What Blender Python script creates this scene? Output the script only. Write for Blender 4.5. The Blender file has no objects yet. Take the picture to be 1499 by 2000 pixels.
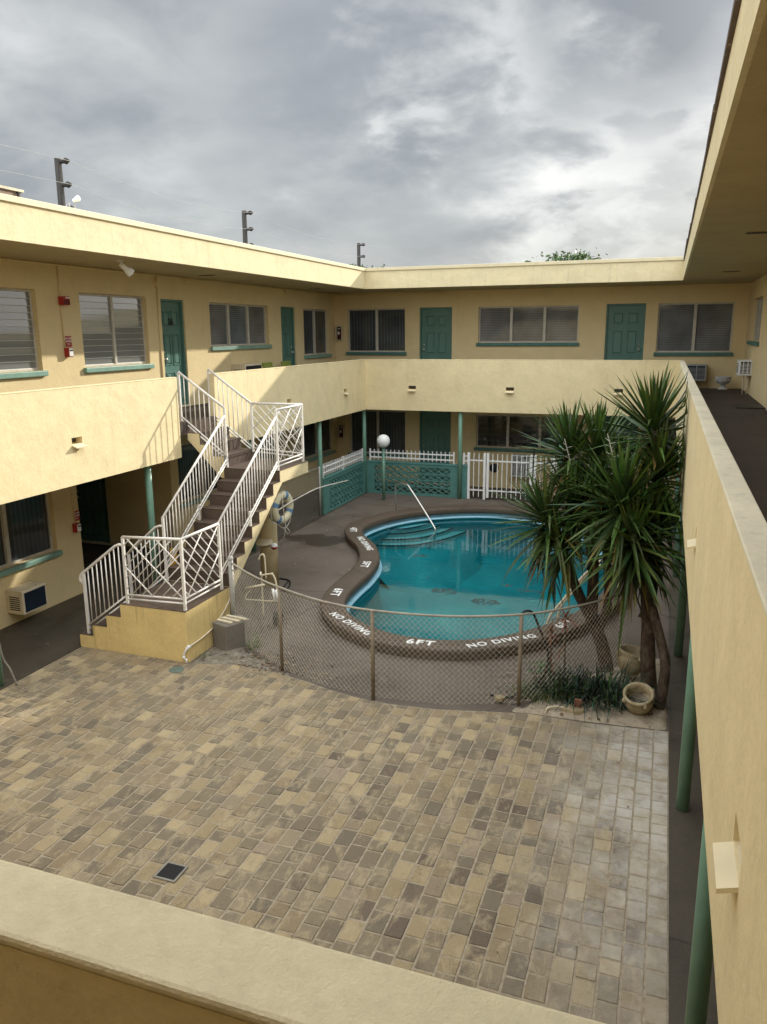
import bpy, bmesh, math, random
from mathutils import Vector, Matrix, noise
R = math.radians
random.seed(7)
sc = bpy.context.scene
COL = sc.collection

# ------------------------------------------------------------------ mesh helpers
class MB:
    def __init__(s):
        s.v = []; s.f = []; s.c = []; s.sm = []
    def quad(s, *p, col=None, smooth=False):
        i = len(s.v); s.v += [tuple(q) for q in p]; s.f.append(tuple(range(i, i + len(p)))); s.c.append(col); s.sm.append(smooth)
    def box(s, x0, x1, y0, y1, z0, z1, col=None):
        i = len(s.v)
        s.v += [(x, y, z) for z in (z0, z1) for y in (y0, y1) for x in (x0, x1)]
        for f in ((0,2,3,1),(4,5,7,6),(0,1,5,4),(2,6,7,3),(0,4,6,2),(1,3,7,5)):
            s.f.append(tuple(i + k for k in f)); s.c.append(col); s.sm.append(False)
    def obox(s, a, b, w, h, up=(0,0,1), col=None):
        """bar of section w x h from a to b"""
        a, b = Vector(a), Vector(b); d = (b - a).normalized()
        u = Vector(up)
        if abs(d.dot(u)) > .98: u = Vector((1,0,0))
        x = d.cross(u).normalized(); y = x.cross(d).normalized()
        i = len(s.v)
        for p in (a, b):
            for sx, sy in ((-1,-1),(1,-1),(1,1),(-1,1)):
                s.v.append(tuple(p + x*sx*w/2 + y*sy*h/2))
        for f in ((0,1,2,3),(7,6,5,4),(0,4,5,1),(1,5,6,2),(2,6,7,3),(3,7,4,0)):
            s.f.append(tuple(i + k for k in f)); s.c.append(col); s.sm.append(False)
    def tube(s, pts, r, n=8, caps=True, col=None):
        pts = [Vector(p) for p in pts]; rr = r if isinstance(r, (list, tuple)) else [r]*len(pts)
        prev = None; i0 = len(s.v)
        for k, p in enumerate(pts):
            d = (pts[min(k+1, len(pts)-1)] - pts[max(k-1, 0)]).normalized()
            if prev is None:
                u = Vector((0,0,1)) if abs(d.z) < .9 else Vector((1,0,0))
                x = d.cross(u).normalized()
            else:
                x = (prev - d*prev.dot(d)).normalized()
            prev = x; y = d.cross(x)
            for j in range(n):
                a = 2*math.pi*j/n
                s.v.append(tuple(p + (x*math.cos(a) + y*math.sin(a))*rr[k]))
        for k in range(len(pts)-1):
            for j in range(n):
                a = i0+k*n+j; b = i0+k*n+(j+1) % n
                s.f.append((a, b, b+n, a+n)); s.c.append(col); s.sm.append(n > 4)
        if caps:
            s.f.append(tuple(i0+j for j in range(n))[::-1]); s.c.append(col); s.sm.append(False)
            e = i0+(len(pts)-1)*n
            s.f.append(tuple(e+j for j in range(n))); s.c.append(col); s.sm.append(False)
    def lathe(s, prof, c, n=28, col=None, axis=None):
        M = Matrix.Identity(3) if axis is None else Vector((0,0,1)).rotation_difference(Vector(axis).normalized()).to_matrix()
        c = Vector(c); i0 = len(s.v)
        for r, z in prof:
            for j in range(n):
                a = 2*math.pi*j/n
                s.v.append(tuple(c + M @ Vector((r*math.cos(a), r*math.sin(a), z))))
        for k in range(len(prof)-1):
            for j in range(n):
                a = i0+k*n+j; b = i0+k*n+(j+1) % n
                s.f.append((a, b, b+n, a+n)); s.c.append(col); s.sm.append(True)
    def prism(s, poly, axis, a0, a1):
        def P(p, a):
            return (a, p[0], p[1]) if axis == 'x' else (p[0], a, p[1]) if axis == 'y' else (p[0], p[1], a)
        i = len(s.v); n = len(poly)
        s.v += [P(p, a0) for p in poly] + [P(p, a1) for p in poly]
        s.f.append(tuple(range(i, i+n))); s.f.append(tuple(range(i+2*n-1, i+n-1, -1)))
        s.c += [None, None]; s.sm += [False, False]
        for k in range(n):
            s.f.append((i+k, i+(k+1) % n, i+n+(k+1) % n, i+n+k)); s.c.append(None); s.sm.append(False)
    def build(s, name, mat, parent=None, bevel=0, fix=True):
        o_off = OFF.get(parent, Vector((0,0,0))) if parent else Vector((0,0,0))
        me = bpy.data.meshes.new(name)
        me.from_pydata([tuple(Vector(v) - o_off) for v in s.v], [], s.f)
        if any(c is not None for c in s.c):
            at = me.color_attributes.new('tint', 'FLOAT_COLOR', 'CORNER')
            for p in me.polygons:
                c = s.c[p.index] or (1,1,1)
                for li in p.loop_indices: at.data[li].color = (c[0], c[1], c[2], 1)
        for p in me.polygons: p.use_smooth = s.sm[p.index]
        if fix:
            bm = bmesh.new(); bm.from_mesh(me); bmesh.ops.recalc_face_normals(bm, faces=bm.faces); bm.to_mesh(me); bm.free()
        me.materials.append(mat)
        return link(name, me, parent, bevel)

OFF = {}
def link(name, me, parent=None, bevel=0):
    o = bpy.data.objects.new(name, me); COL.objects.link(o)
    if parent:
        o.parent = parent; OFF[o] = OFF.get(parent, Vector((0,0,0)))
    else: OFF[o] = Vector((0,0,0))
    if bevel:
        m = o.modifiers.new('bevel', 'BEVEL'); m.width = bevel; m.segments = 2; m.limit_method = 'ANGLE'; m.angle_limit = R(40)
    return o
def thing(name, label, cat, loc=(0,0,0), group=None):
    o = bpy.data.objects.new(name, None); COL.objects.link(o); o.location = loc; OFF[o] = Vector(loc)
    o['label'] = label; o['category'] = cat
    if group: o['group'] = group
    return o
def tag(o, label, cat, group=None, kind=None):
    o['label'] = label; o['category'] = cat
    if group: o['group'] = group
    if kind: o['kind'] = kind
    return o
def struct(o, label, cat, kind='structure'):
    o['label'] = label; o['category'] = cat; o['kind'] = kind; return o
def text_mb(txt, size, place, thick=.002, spacing=1.0):
    """place: function (u, v, w) -> world point"""
    cu = bpy.data.curves.new('lettering', 'FONT'); cu.body = txt; cu.size = size; cu.extrude = thick; cu.align_x = 'CENTER'; cu.align_y = 'CENTER'
    cu.space_character = spacing; cu.offset = size*.026
    ob = bpy.data.objects.new('lettering', cu); COL.objects.link(ob)
    dg = bpy.context.evaluated_depsgraph_get(); me = bpy.data.meshes.new_from_object(ob.evaluated_get(dg))
    mb = MB()
    mb.v = [tuple(place(v.co.x, v.co.y, v.co.z)) for v in me.vertices]
    for p in me.polygons: mb.f.append(tuple(p.vertices)); mb.c.append(None); mb.sm.append(False)
    bpy.data.objects.remove(ob); bpy.data.curves.remove(cu); bpy.data.meshes.remove(me)
    return mb

# ------------------------------------------------------------------ materials
def lerp3(c, k): return tuple(min(1, x*k) for x in c)
class Mat:
    def __init__(s, name, rough=.8, spec=.3, ior=1.45, metal=0):
        s.m = bpy.data.materials.new(name); s.m.use_nodes = True; s.nt = s.m.node_tree
        s.b = s.nt.nodes['Principled BSDF']
        s.b.inputs['Roughness'].default_value = rough; s.b.inputs['IOR'].default_value = ior; s.b.inputs['Metallic'].default_value = metal
        s.b.inputs['Specular IOR Level'].default_value = spec
        s.tc = None
    def n(s, t, **kw):
        x = s.nt.nodes.new(t)
        for k, v in kw.items(): setattr(x, k, v)
        return x
    def L(s, a, b): s.nt.links.new(a, b)
    def co(s, scale=(1,1,1)):
        if not s.tc: s.tc = s.n('ShaderNodeTexCoord')
        mp = s.n('ShaderNodeMapping'); mp.inputs['Scale'].default_value = scale
        s.L(s.tc.outputs['Object'], mp.inputs['Vector']); return mp.outputs['Vector']
    def noise(s, sc, detail=4, rough=.55, scale=(1,1,1), dist=0):
        x = s.n('ShaderNodeTexNoise'); x.inputs['Scale'].default_value = sc; x.inputs['Detail'].default_value = detail
        x.inputs['Roughness'].default_value = rough; x.inputs['Distortion'].default_value = dist
        s.L(s.co(scale), x.inputs['Vector']); return x.outputs['Fac']
    def ramp(s, fac, stops):
        r = s.n('ShaderNodeValToRGB'); e = r.color_ramp.elements
        while len(e) < len(stops): e.new(.5)
        for k, (p, c) in enumerate(stops):
            e[k].position = p; e[k].color = (c, c, c, 1) if not isinstance(c, (tuple, list)) else (*c[:3], 1)
        s.L(fac, r.inputs['Fac']); return r.outputs['Color']
    def mix(s, a, b, fac, mode='MIX'):
        x = s.n('ShaderNodeMix', data_type='RGBA', blend_type=mode)
        for sock, val in ((x.inputs['A'], a), (x.inputs['B'], b)):
            if isinstance(val, (tuple, list)): sock.default_value = (*val[:3], 1)
            else: s.L(val, sock)
        f = x.inputs['Factor']
        if isinstance(fac, (int, float)): f.default_value = fac
        else: s.L(fac, f)
        return x.outputs['Result']
    def math(s, op, a, b=None):
        x = s.n('ShaderNodeMath', operation=op)
        for k, v in enumerate((a, b)):
            if v is None: continue
            if isinstance(v, (int, float)): x.inputs[k].default_value = v
            else: s.L(v, x.inputs[k])
        return x.outputs[0]
    def color(s, c):
        if isinstance(c, (tuple, list)): s.b.inputs['Base Color'].default_value = (*c[:3], 1)
        else: s.L(c, s.b.inputs['Base Color'])
        return s
    def bump(s, h, strength=.3, dist=.01):
        x = s.n('ShaderNodeBump'); x.inputs['Strength'].default_value = strength; x.inputs['Distance'].default_value = dist
        s.L(h, x.inputs['Height']); s.L(x.outputs['Normal'], s.b.inputs['Normal']); return s
    def sep(s):
        if not s.tc: s.tc = s.n('ShaderNodeTexCoord')
        x = s.n('ShaderNodeSeparateXYZ'); s.L(s.tc.outputs['Object'], x.inputs[0]); return x.outputs

def stucco(name, col, streak=.10, mott=.10, coarse=.35, rough=.85, grit=.12):
    m = Mat(name, rough, .25)
    a = m.ramp(m.noise(2.6, 6, .6), [(.30, lerp3(col, 1-mott)), (.52, col), (.72, lerp3(col, 1+mott*.7))])
    st = m.ramp(m.noise(2.4, 5, .6, (4.5, 4.5, .24)), [(.30, 1-2.6*streak), (.42, 1.0)])
    a = m.mix(a, st, 1.0, 'MULTIPLY')
    gr = m.ramp(m.noise(34, 3, .7), [(.3, .93), (.7, 1.04)])
    a = m.mix(a, gr, 1.0, 'MULTIPLY')
    sp = m.ramp(m.noise(9, 4, .7), [(.72, 0.0), (.80, .35)])
    a = m.mix(a, lerp3(col, .62), sp)
    m.color(a)
    h = m.math('ADD', m.math('MULTIPLY', m.noise(5, 5, .6), 1.0), m.math('MULTIPLY', m.noise(110, 4, .75), grit))
    m.bump(h, coarse, .03)
    return m.m
def paint(name, col, rough=.45, var=.12, spec=.4, wear=None, wsc=14):
    m = Mat(name, rough, spec)
    a = m.ramp(m.noise(6, 5, .6), [(.3, lerp3(col, 1-var)), (.7, lerp3(col, 1+var*.6))])
    if wear:
        w = m.ramp(m.noise(wsc, 6, .7), [(.60, 0.0), (.68, .8)])
        a = m.mix(a, wear, w)
    m.color(a); m.bump(m.noise(60, 2), .12, .003)
    return m.m
def concrete(name, col, stain=.35, lightc=None, rough=.85):
    m = Mat(name, rough, .25)
    a = m.ramp(m.noise(1.1, 7, .65, dist=.4), [(.28, lerp3(col, 1-stain)), (.5, col), (.75, lerp3(col, 1+stain*.5))])
    a = m.mix(a, m.ramp(m.noise(45, 3, .7), [(.3, .84), (.7, 1.1)]), 1, 'MULTIPLY')
    if lightc:
        a = m.mix(a, lightc, m.ramp(m.noise(3.4, 8, .72, dist=.6), [(.62, 0.0), (.72, .45)]))
    cr = m.n('ShaderNodeTexVoronoi', feature='DISTANCE_TO_EDGE'); cr.inputs['Scale'].default_value = .33
    ds = m.n('ShaderNodeVectorMath', operation='ADD')
    nz = m.n('ShaderNodeTexNoise'); nz.inputs['Scale'].default_value = 1.2; nz.inputs['Detail'].default_value = 5
    m.L(m.co(), nz.inputs['Vector']); m.L(m.co(), ds.inputs[0])
    sb = m.n('ShaderNodeVectorMath', operation='SCALE'); sb.inputs['Scale'].default_value = .5; m.L(nz.outputs['Color'], sb.inputs[0]); m.L(sb.outputs[0], ds.inputs[1])
    m.L(ds.outputs[0], cr.inputs['Vector'])
    a = m.mix(lerp3(col, .45), a, m.ramp(cr.outputs['Distance'], [(.0, .2), (.006, 1.0)]))
    m.color(a); m.bump(m.noise(30, 5, .7), .35, .01)
    return m

YEL = (.70, .565, .30)
mW = stucco('stucco_wall_paint', (.73, .59, .335), .02, .05, .3)
mP = stucco('stucco_parapet_paint', (.75, .625, .375), .03, .08, .42)
mBase = stucco('stair_side_paint', (.74, .57, .26), .12, .10, .4)
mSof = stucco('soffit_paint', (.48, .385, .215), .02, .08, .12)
mFas = stucco('fascia_paint', (.75, .64, .40), .04, .08, .5)
mTrim = paint('fascia_trim_paint', (.70, .60, .39), .5, .08)
mTrimB = paint('rusty_drip_edge', (.11, .075, .06), .6, .4, wear=(.55,.45,.3), wsc=5)
mCop = stucco('weathered_coping', (.68, .61, .45), .06, .12, .3, .9, .6)
mCopF = stucco('pale_coping', (.76, .66, .44), .04, .07, .30, .9, .7)
mGd = paint('green_door_paint', (.095, .20, .165), .38, .08)
mGs = paint('green_sill_paint', (.21, .35, .285), .5, .15)
mGp = paint('green_post_paint', (.16, .30, .22), .4, .12)
mGw = paint('green_block_paint', (.085, .215, .19), .6, .14)
mAl = paint('aluminium_frame', (.55, .52, .45), .4, .15)
mWh = paint('white_metal_paint', (.74, .71, .66), .45, .08, wear=(.34,.24,.17), wsc=24)
mWh2 = paint('white_picket_paint', (.80, .80, .79), .4, .05)
mTread = concrete('brown_tread_paint', (.098, .070, .054), .35, (.24, .19, .16), .6).m
mWalk = concrete('walkway_concrete', (.078, .065, .049), .45, (.22,.20,.17), .55).m
mWalk2 = concrete('upper_walkway_paint', (.060, .046, .038), .3, None, .7).m
mDark = paint('dark_plastic', (.02, .02, .022), .5)
mBlk = paint('black_rubber', (.015, .015, .015), .5)
mRed = paint('red_plastic', (.35, .025, .02), .4)
mRedD = paint('dark_red_steel', (.13, .02, .018), .4)
mGal = paint('galvanised_steel', (.36, .35, .32), .42, .2, wear=(.22,.12,.07), wsc=12)
mWire = paint('chain_link_wire', (.62, .56, .44), .45, .2, wear=(.30,.19,.10), wsc=6)
mWireD = paint('dull_wire', (.24, .225, .19), .5, .2)
mRail = paint('weathered_rail', (.33, .30, .24), .5, .25, wear=(.22,.13,.08), wsc=6)
mRust = paint('rusty_post', (.23, .185, .13), .6, .3, wear=(.16,.075,.035), wsc=7)
mCream = paint('cream_metal', (.66, .58, .42), .5, .1, wear=(.35,.25,.15), wsc=18)
mWht = paint('white_enamel', (.80, .80, .78), .35, .04)

def glass(name, base, ior, rough=.06, stripes=None, axis='z', freq=60):
    m = Mat(name, rough, .5, ior)
    c = base
    if stripes:
        o = m.sep(); wv = m.math('SINE', m.math('MULTIPLY', o[2] if axis == 'z' else m.math('ADD', o[0], o[1]), freq))
        c = m.mix(base, stripes, m.ramp(m.math('ADD', m.math('MULTIPLY', wv, .5), m.math('MULTIPLY', m.noise(3, 3), .5)), [(.25, 0.0), (.75, 1.0)]))
        c = m.mix(c, m.ramp(m.noise(1.3, 3), [(.3, .6), (.7, 1.25)]), 1, 'MULTIPLY')
    m.color(c); m.bump(m.noise(2.2, 3), .05, .02)
    return m.m
mEdge = paint('glass_slat_edge', (.55, .58, .56), .35, .05)
mGl = glass('louver_glass', (.19, .197, .192), 2.0, .09)
mGh = glass('blind_glass_horizontal', (.125, .138, .152), 1.5, .05, (.21, .225, .24), 'z', 150)
mGv = glass('blind_glass_vertical', (.055, .064, .070), 1.45, .05, (.09, .102, .108), 'h', 70)
mGr = glass('clear_dark_glass', (.030, .032, .030), 1.75, .03, (.05, .048, .042), 'z', 40)

# water / pool
m = Mat('pool_water'); nt = m.nt; nt.nodes.remove(m.b)
out = nt.nodes['Material Output']
tr = m.n('ShaderNodeBsdfTransparent'); tr.inputs['Color'].default_value = (.50, .88, .90, 1)
gl = m.n('ShaderNodeBsdfGlossy'); gl.inputs['Roughness'].default_value = .015; gl.inputs['Color'].default_value = (.95, 1, 1, 1)
fr = m.n('ShaderNodeFresnel'); fr.inputs['IOR'].default_value = 1.33
bp = m.n('ShaderNodeBump'); bp.inputs['Strength'].default_value = .10; bp.inputs['Distance'].default_value = .02
m.L(m.math('ADD', m.noise(3.0, 3, .5, (1, 1.6, 1)), m.math('MULTIPLY', m.noise(16, 2), .10)), bp.inputs['Height'])
m.L(bp.outputs['Normal'], gl.inputs['Normal']); m.L(bp.outputs['Normal'], fr.inputs['Normal'])
ms = m.n('ShaderNodeMixShader'); m.L(fr.outputs[0], ms.inputs[0]); m.L(tr.outputs[0], ms.inputs[1]); m.L(gl.outputs[0], ms.inputs[2]); m.L(ms.outputs[0], out.inputs['Surface'])
mWater = m.m
m = Mat('pool_plaster', .6, .3)
a = m.ramp(m.noise(.8, 6, .6, dist=.5), [(.3, (.014, .19, .22)), (.55, (.024, .265, .29)), (.75, (.07, .35, .36))])
a = m.mix(a, (.16, .42, .42), m.ramp(m.noise(1.9, 7, .7), [(.60, 0.0), (.72, .5)])); m.color(a); mPool = m.m
m = Mat('pool_step_plaster', .6, .3); m.color(m.ramp(m.noise(2, 5), [(.3, (.24, .36, .37)), (.7, (.34, .46, .46))])); mStepW = m.m
mBand = paint('pool_waterline_band', (.13, .24, .29), .5, .2)
mLip = paint('pool_blue_lip', (.27, .50, .62), .4, .12)
mStepE = paint('pool_step_edge', (.006, .02, .03), .5)
mCopP = concrete('pool_coping_paint', (.098, .073, .054), .22, (.19, .15, .12), .55)
mCopP = mCopP.m
mDeck = concrete('pool_deck_concrete', (.132, .108, .087), .36, (.28, .25, .22), .8)
m = mDeck   # wet puddle stain with its own outline near the stair column
o = m.sep()
dx = m.math('SUBTRACT', o[0], -6.7); dy = m.math('SUBTRACT', o[1], 14.4)
dd = m.math('ADD', m.math('POWER', m.math('DIVIDE', dx, .75), 2), m.math('POWER', m.math('DIVIDE', dy, .50), 2))
dd = m.math('ADD', dd, m.math('MULTIPLY', m.math('SUBTRACT', m.noise(1.5, 7, .65), .5), 4.2))
pf = m.ramp(dd, [(.45, .85), (.95, 0.0)])
oldc = m.b.inputs['Base Color'].links[0].from_socket
m.color(m.mix(oldc, (.048, .036, .027), pf))
m.L(m.ramp(dd, [(.4, .3), (.95, .8)]), m.b.inputs['Roughness'])
mDeck = m.m
mLet = paint('white_stencil_paint', (.80, .80, .78), .7, .1, wear=(.13, .10, .08), wsc=26)
# pavers
m = Mat('paver_stone', .85, .25)
at = m.n('ShaderNodeAttribute'); at.attribute_name = 'tint'
a = at.outputs['Color']
a = m.mix(a, (.43, .345, .215), m.ramp(m.noise(6.5, 6, .7, (1.0, .5, 1), .6), [(.50, 0.0), (.64, .7)]))
a = m.mix(a, (.10, .08, .06), m.ramp(m.noise(5, 7, .75, (1.3, .8, 1)), [(.53, 0.0), (.68, .5)]))
a = m.mix(a, m.ramp(m.noise(90, 3, .7), [(.3, .82), (.7, 1.12)]), 1, 'MULTIPLY')
o = m.sep()
wx = m.math('ADD', o[0], m.math('MULTIPLY', m.math('SUBTRACT', m.noise(1.4, 5), .5), 1.4))
dust = m.math('MULTIPLY', m.ramp(m.math('MULTIPLY', m.math('ADD', wx, 1.3), .8), [(.30, 0.0), (1.0, .95)]), m.ramp(m.noise(3.2, 7, .72), [(.34, .12), (.60, 1.0)]))
dust = m.math('MULTIPLY', dust, m.ramp(m.math('MULTIPLY', o[1], .1), [(.42, .25), (.62, 1.0)]))
a = m.mix(a, (.52, .49, .43), dust)
m.color(a); m.bump(m.noise(40, 4, .7), .4, .006); mPav = m.m
m = Mat('joint_sand', .95, .1); m.color(m.ramp(m.noise(20, 3), [(.3, (.27, .22, .155)), (.7, (.40, .34, .25))])); mSand = m.m
m = Mat('bed_sand', .95, .1)
a = m.ramp(m.noise(5, 7, .7), [(.3, (.24, .20, .145)), (.5, (.43, .36, .27)), (.75, (.56, .49, .38))])
m.color(a); m.bump(m.noise(28, 6, .75), .8, .03); mBed = m.m
m = Mat('litter_dirt', .95, .1)
a = m.ramp(m.noise(9, 8, .75), [(.3, (.10, .085, .065)), (.5, (.24, .21, .165)), (.7, (.34, .31, .25))])
a = m.mix(a, (.09, .10, .05), m.ramp(m.noise(3, 5), [(.55, 0.0), (.7, .5)])); m.color(a); m.bump(m.noise(40, 6, .75), .8, .02); mDirt = m.m
mGround = concrete('asphalt_ground', (.07, .07, .065), .3, None, .9).m
# foliage
def leafm(name, c0, c1, rough=.45, tipc=None):
    m = Mat(name, rough, .4)
    at = m.n('ShaderNodeAttribute'); at.attribute_name = 'tint'
    a = m.mix(c0, c1, at.outputs['Fac'])
    a = m.mix(a, m.ramp(m.noise(25, 3), [(.3, .8), (.7, 1.2)]), 1, 'MULTIPLY')
    if tipc:
        sp = m.n('ShaderNodeSeparateColor'); m.L(at.outputs['Color'], sp.inputs[0])
        a = m.mix(a, tipc, sp.outputs[2])
    m.color(a)
    m.b.inputs['Subsurface Weight'].default_value = 0
    return m.m
def tintm(name, rough=.5):
    m = Mat(name, rough, .4); at = m.n('ShaderNodeAttribute'); at.attribute_name = 'tint'
    m.color(m.mix(at.outputs['Color'], m.ramp(m.noise(20, 3), [(.3, .8), (.7, 1.2)]), 1, 'MULTIPLY')); return m.m
mLeaf = tintm('leaf_tint', .42)
m = Mat('palm_bark', .9, .2)
a = m.ramp(m.noise(9, 7, .7, (1.4, 1.4, .8)), [(.3, (.038, .028, .021)), (.5, (.095, .068, .048)), (.72, (.20, .155, .115))])
m.color(a); m.bump(m.noise(16, 6, .75, (1.3, 1.3, .9)), 1.0, .04); mBark = m.m
m = Mat('brown_neighbour_wall', .9, .2); m.color(m.ramp(m.noise(2, 4), [(.3, (.24, .17, .13)), (.7, (.33, .25, .19))])); mBrown = m.m
m = Mat('pole_wood', .9, .2); m.color(m.ramp(m.noise(3, 6, .6, (6, 6, .5)), [(.3, (.035, .033, .031)), (.7, (.085, .078, .07))])); mPole = m.m
m = Mat('terracotta_planter', .9, .2)
a = m.ramp(m.noise(8, 6, .7), [(.3, (.22, .17, .095)), (.55, (.40, .33, .21)), (.75, (.50, .43, .30))]); m.color(a); m.bump(m.noise(26, 5), .5, .01); mUrn = m.m
m = Mat('white_urn', .8, .2); m.color(m.ramp(m.noise(9, 6), [(.3, (.30, .29, .27)), (.6, (.58, .57, .55))])); mUrnW = m.m
mGlobe = paint('globe_plastic', (.82, .82, .80), .3, .02)
mBlue = paint('ring_blue', (.13, .25, .42), .5, .1)
mRingW = paint('ring_cream', (.66, .60, .42), .5, .12)
mRope = paint('rope', (.55, .50, .44), .9, .2)
mChrome = Mat('steel_tube', .28, .5, metal=.85); mChrome.color((.62, .60, .56)); mChrome = mChrome.m
mYel = paint('yellow_plastic', (.60, .33, .02), .45)
mLime = paint('lime_plastic', (.26, .31, .06), .5)
mNavy = paint('navy_grille', (.012, .022, .040), .5)
mConcG = paint('grey_green_plastic', (.13, .17, .14), .7, .3)
mConc = concrete('bare_concrete', (.20, .18, .155), .3, (.36,.33,.29)).m

# ------------------------------------------------------------------ levels
XL, XR, YB, YN = -7.285, .267, 19.19, .668      # parapet faces towards the court
WL, WR, WB, WN = -8.89, 1.75, 21.0, -.95         # room walls
F2, PT, PB, SO, FT = 2.79, 3.52, 2.24, 5.26, 5.69

B = thing('motel_building', 'cream two storey motel with green doors, flat roof and walled walkways round a courtyard', 'building', (WL, WB, 0))

# local wall frames: axis/normal -> world
def T_left(u, d, z): return (WL + d, u, z)
def T_back(u, d, z): return (u, WB - d, z)
def T_right(u, d, z): return (WR - d, u, z)
def T_near(u, d, z): return (u, WN + d, z)
def lbox(mb, T, u0, u1, d0, d1, z0, z1, col=None):
    a = T(u0, d0, z0); b = T(u1, d1, z1)
    mb.box(min(a[0], b[0]), max(a[0], b[0]), min(a[1], b[1]), max(a[1], b[1]), z0, z1, col)
def panel_wall(mb, T, u0, u1, z0, z1, ops, t, back=True):
    us = sorted({u0, u1, *[q for o in ops for q in o[:2]]}); zs = sorted({z0, z1, *[q for o in ops for q in o[2:]]})
    us = [u for u in us if u0 <= u <= u1]; zs = [z for z in zs if z0 <= z <= z1]
    for i in range(len(us)-1):
        for j in range(len(zs)-1):
            uc, zc = (us[i]+us[i+1])/2, (zs[j]+zs[j+1])/2
            if any(o[0] < uc < o[1] and o[2] < zc < o[3] for o in ops): continue
            a, b, c, d = us[i], us[i+1], zs[j], zs[j+1]
            mb.quad(T(a,0,c), T(b,0,c), T(b,0,d), T(a,0,d))
            if back: mb.quad(T(a,-t,c), T(a,-t,d), T(b,-t,d), T(b,-t,c))
    for a, b, c, d in ops:
        for p, q in (((a,c),(b,c)), ((b,c),(b,d)), ((b,d),(a,d)), ((a,d),(a,c))):
            if p[1] == q[1] and p[1] <= z0 + 1e-6: continue
            mb.quad(T(p[0],0,p[1]), T(q[0],0,q[1]), T(q[0],-t,q[1]), T(p[0],-t,p[1]))
    for p, q in (((u0,z0),(u1,z0)), ((u1,z0),(u1,z1)), ((u1,z1),(u0,z1)), ((u0,z1),(u0,z0))):
        mb.quad(T(p[0],0,p[1]), T(q[0],0,q[1]), T(q[0],-t,q[1]), T(p[0],-t,p[1]))
def weld(o):
    bm = bmesh.new(); bm.from_mesh(o.data); bmesh.ops.remove_doubles(bm, verts=bm.verts, dist=1e-5)
    bmesh.ops.recalc_face_normals(bm, faces=bm.faces); bm.to_mesh(o.data); bm.free(); return o

# windows: u0,u1,z0(sill top),z1, panes, style ; doors: u0,u1,z0,z1,knob side,number
WIN = {
 'L2': [(7.88, 9.655, 3.665, 4.845, 2, 'louver'), (10.59, 12.33, 3.665, 4.845, 2, 'louver'), (14.44, 17.0, 3.93, 4.815, 3, 'h'), (18.94, 20.59, 3.62, 4.80, 2, 'v')],
 'L1': [(7.75, 9.57, .865, 2.08, 2, 'v'), (12.98, 14.9, .9, 2.06, 2, 'v'), (18.7, 20.72, .90, 2.08, 2, 'v')],
 'B2': [(-8.51, -6.81, 3.66, 4.83, 2, 'v'), (-4.77, -2.18, 3.90, 4.825, 3, 'h'), (-.28, 1.44, 3.655, 4.83, 2, 'h')],
 'B1': [(-8.50, -6.81, .80, 2.03, 2, 'v'), (-4.78, -2.20, 1.105, 2.0, 3, 'r'), (-.3, 1.42, .80, 2.03, 2, 'h')],
 'R2': [(18.02, 20.0, 3.94, 4.85, 3, 'v'), (8.0, 10.2, 3.94, 4.85, 3, 'v')],
 'R1': [(17.9, 20.0, .9, 2.05, 2, 'v'), (8.0, 10.2, .9, 2.05, 2, 'v')],
}
DOOR = {
 'L2': [(12.77, 13.53, F2, 4.825, 'lo', '26'), (17.66, 18.44, F2, 4.82, 'hi', '')],
 'L1': [(16.3, 17.1, 0, 2.05, 'hi', '')],
 'B2': [(-6.40, -5.49, F2, 4.835, 'lo', ''), (-1.51, -.57, F2, 4.84, 'hi', '')],
 'B1': [(-6.40, -5.49, 0, 2.06, 'lo', ''), (-1.51, -.57, 0, 2.06, 'hi', '')],
 'R2': [(14.65, 15.5, F2, 4.82, 'lo', '')],
 'R1': [(14.65, 15.5, 0, 2.06, 'lo', '')],
}
def ops(k): return [(w[0], w[1], w[2], w[3]) for w in WIN.get(k, [])] + [(d[0], d[1], d[2], d[3]) for d in DOOR.get(k, [])]
TT = {'L': T_left, 'B': T_back, 'R': T_right}
def wallpart(T, u0, u1, z0, z1, op, mat=mW, t=.2):
    mb = MB(); panel_wall(mb, T, u0, u1, z0, z1, op, t); return weld(mb.build('exterior_wall', mat, B, fix=False))
wallpart(T_left, -.95, WB, F2, SO, ops('L2'))
PASS0, PASS1 = 10.12, 12.72
wallpart(T_left, -.95, PASS0, 0, 2.59, ops('L1')[:1])
wallpart(T_left, PASS1, WB, 0, 2.59, ops('L1')[1:])
wallpart(T_back, WL, WR, F2, SO, ops('B2'))
wallpart(T_back, WL, WR, 0, 2.59, ops('B1'))
wallpart(T_right, -.95, WB, F2, SO, ops('R2'))
wallpart(T_right, -.95, WB, 0, 2.59, ops('R1'))
wallpart(T_near, WL, WR, F2, SO, [])
wallpart(T_near, WL, WR, 0, 2.59, [])
# the passage through the left wing
def T_p0(u, d, z): return (u, PASS0 + d, z)
def T_p1(u, d, z): return (u, PASS1 - d, z)
pdoor = (-11.35, -10.45, 0, 2.05)
wallpart(T_p0, -14, WL - .2, 0, 2.59, [])
wallpart(T_p1, -14, WL - .2, 0, 2.59, [pdoor])
DOORS_EXTRA = [(T_p1, *pdoor, 'lo', '')]
mb = MB(); mb.box(-14.2, -14.0, PASS0 - .2, PASS1 + .2, 0, 2.59); mb.build('exterior_wall', mW, B)
# outer walls of the wings
mb = MB()
mb.box(-15.0, -14.85, -8, 28, 0, SO); mb.box(-14.85, 8.35, 27.85, 28, 0, SO); mb.box(8.35, 8.5, -8, 28, 0, SO); mb.box(-14.85, 8.35, -8, -7.85, 0, SO)
mb.build('exterior_wall', mW, B)

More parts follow.
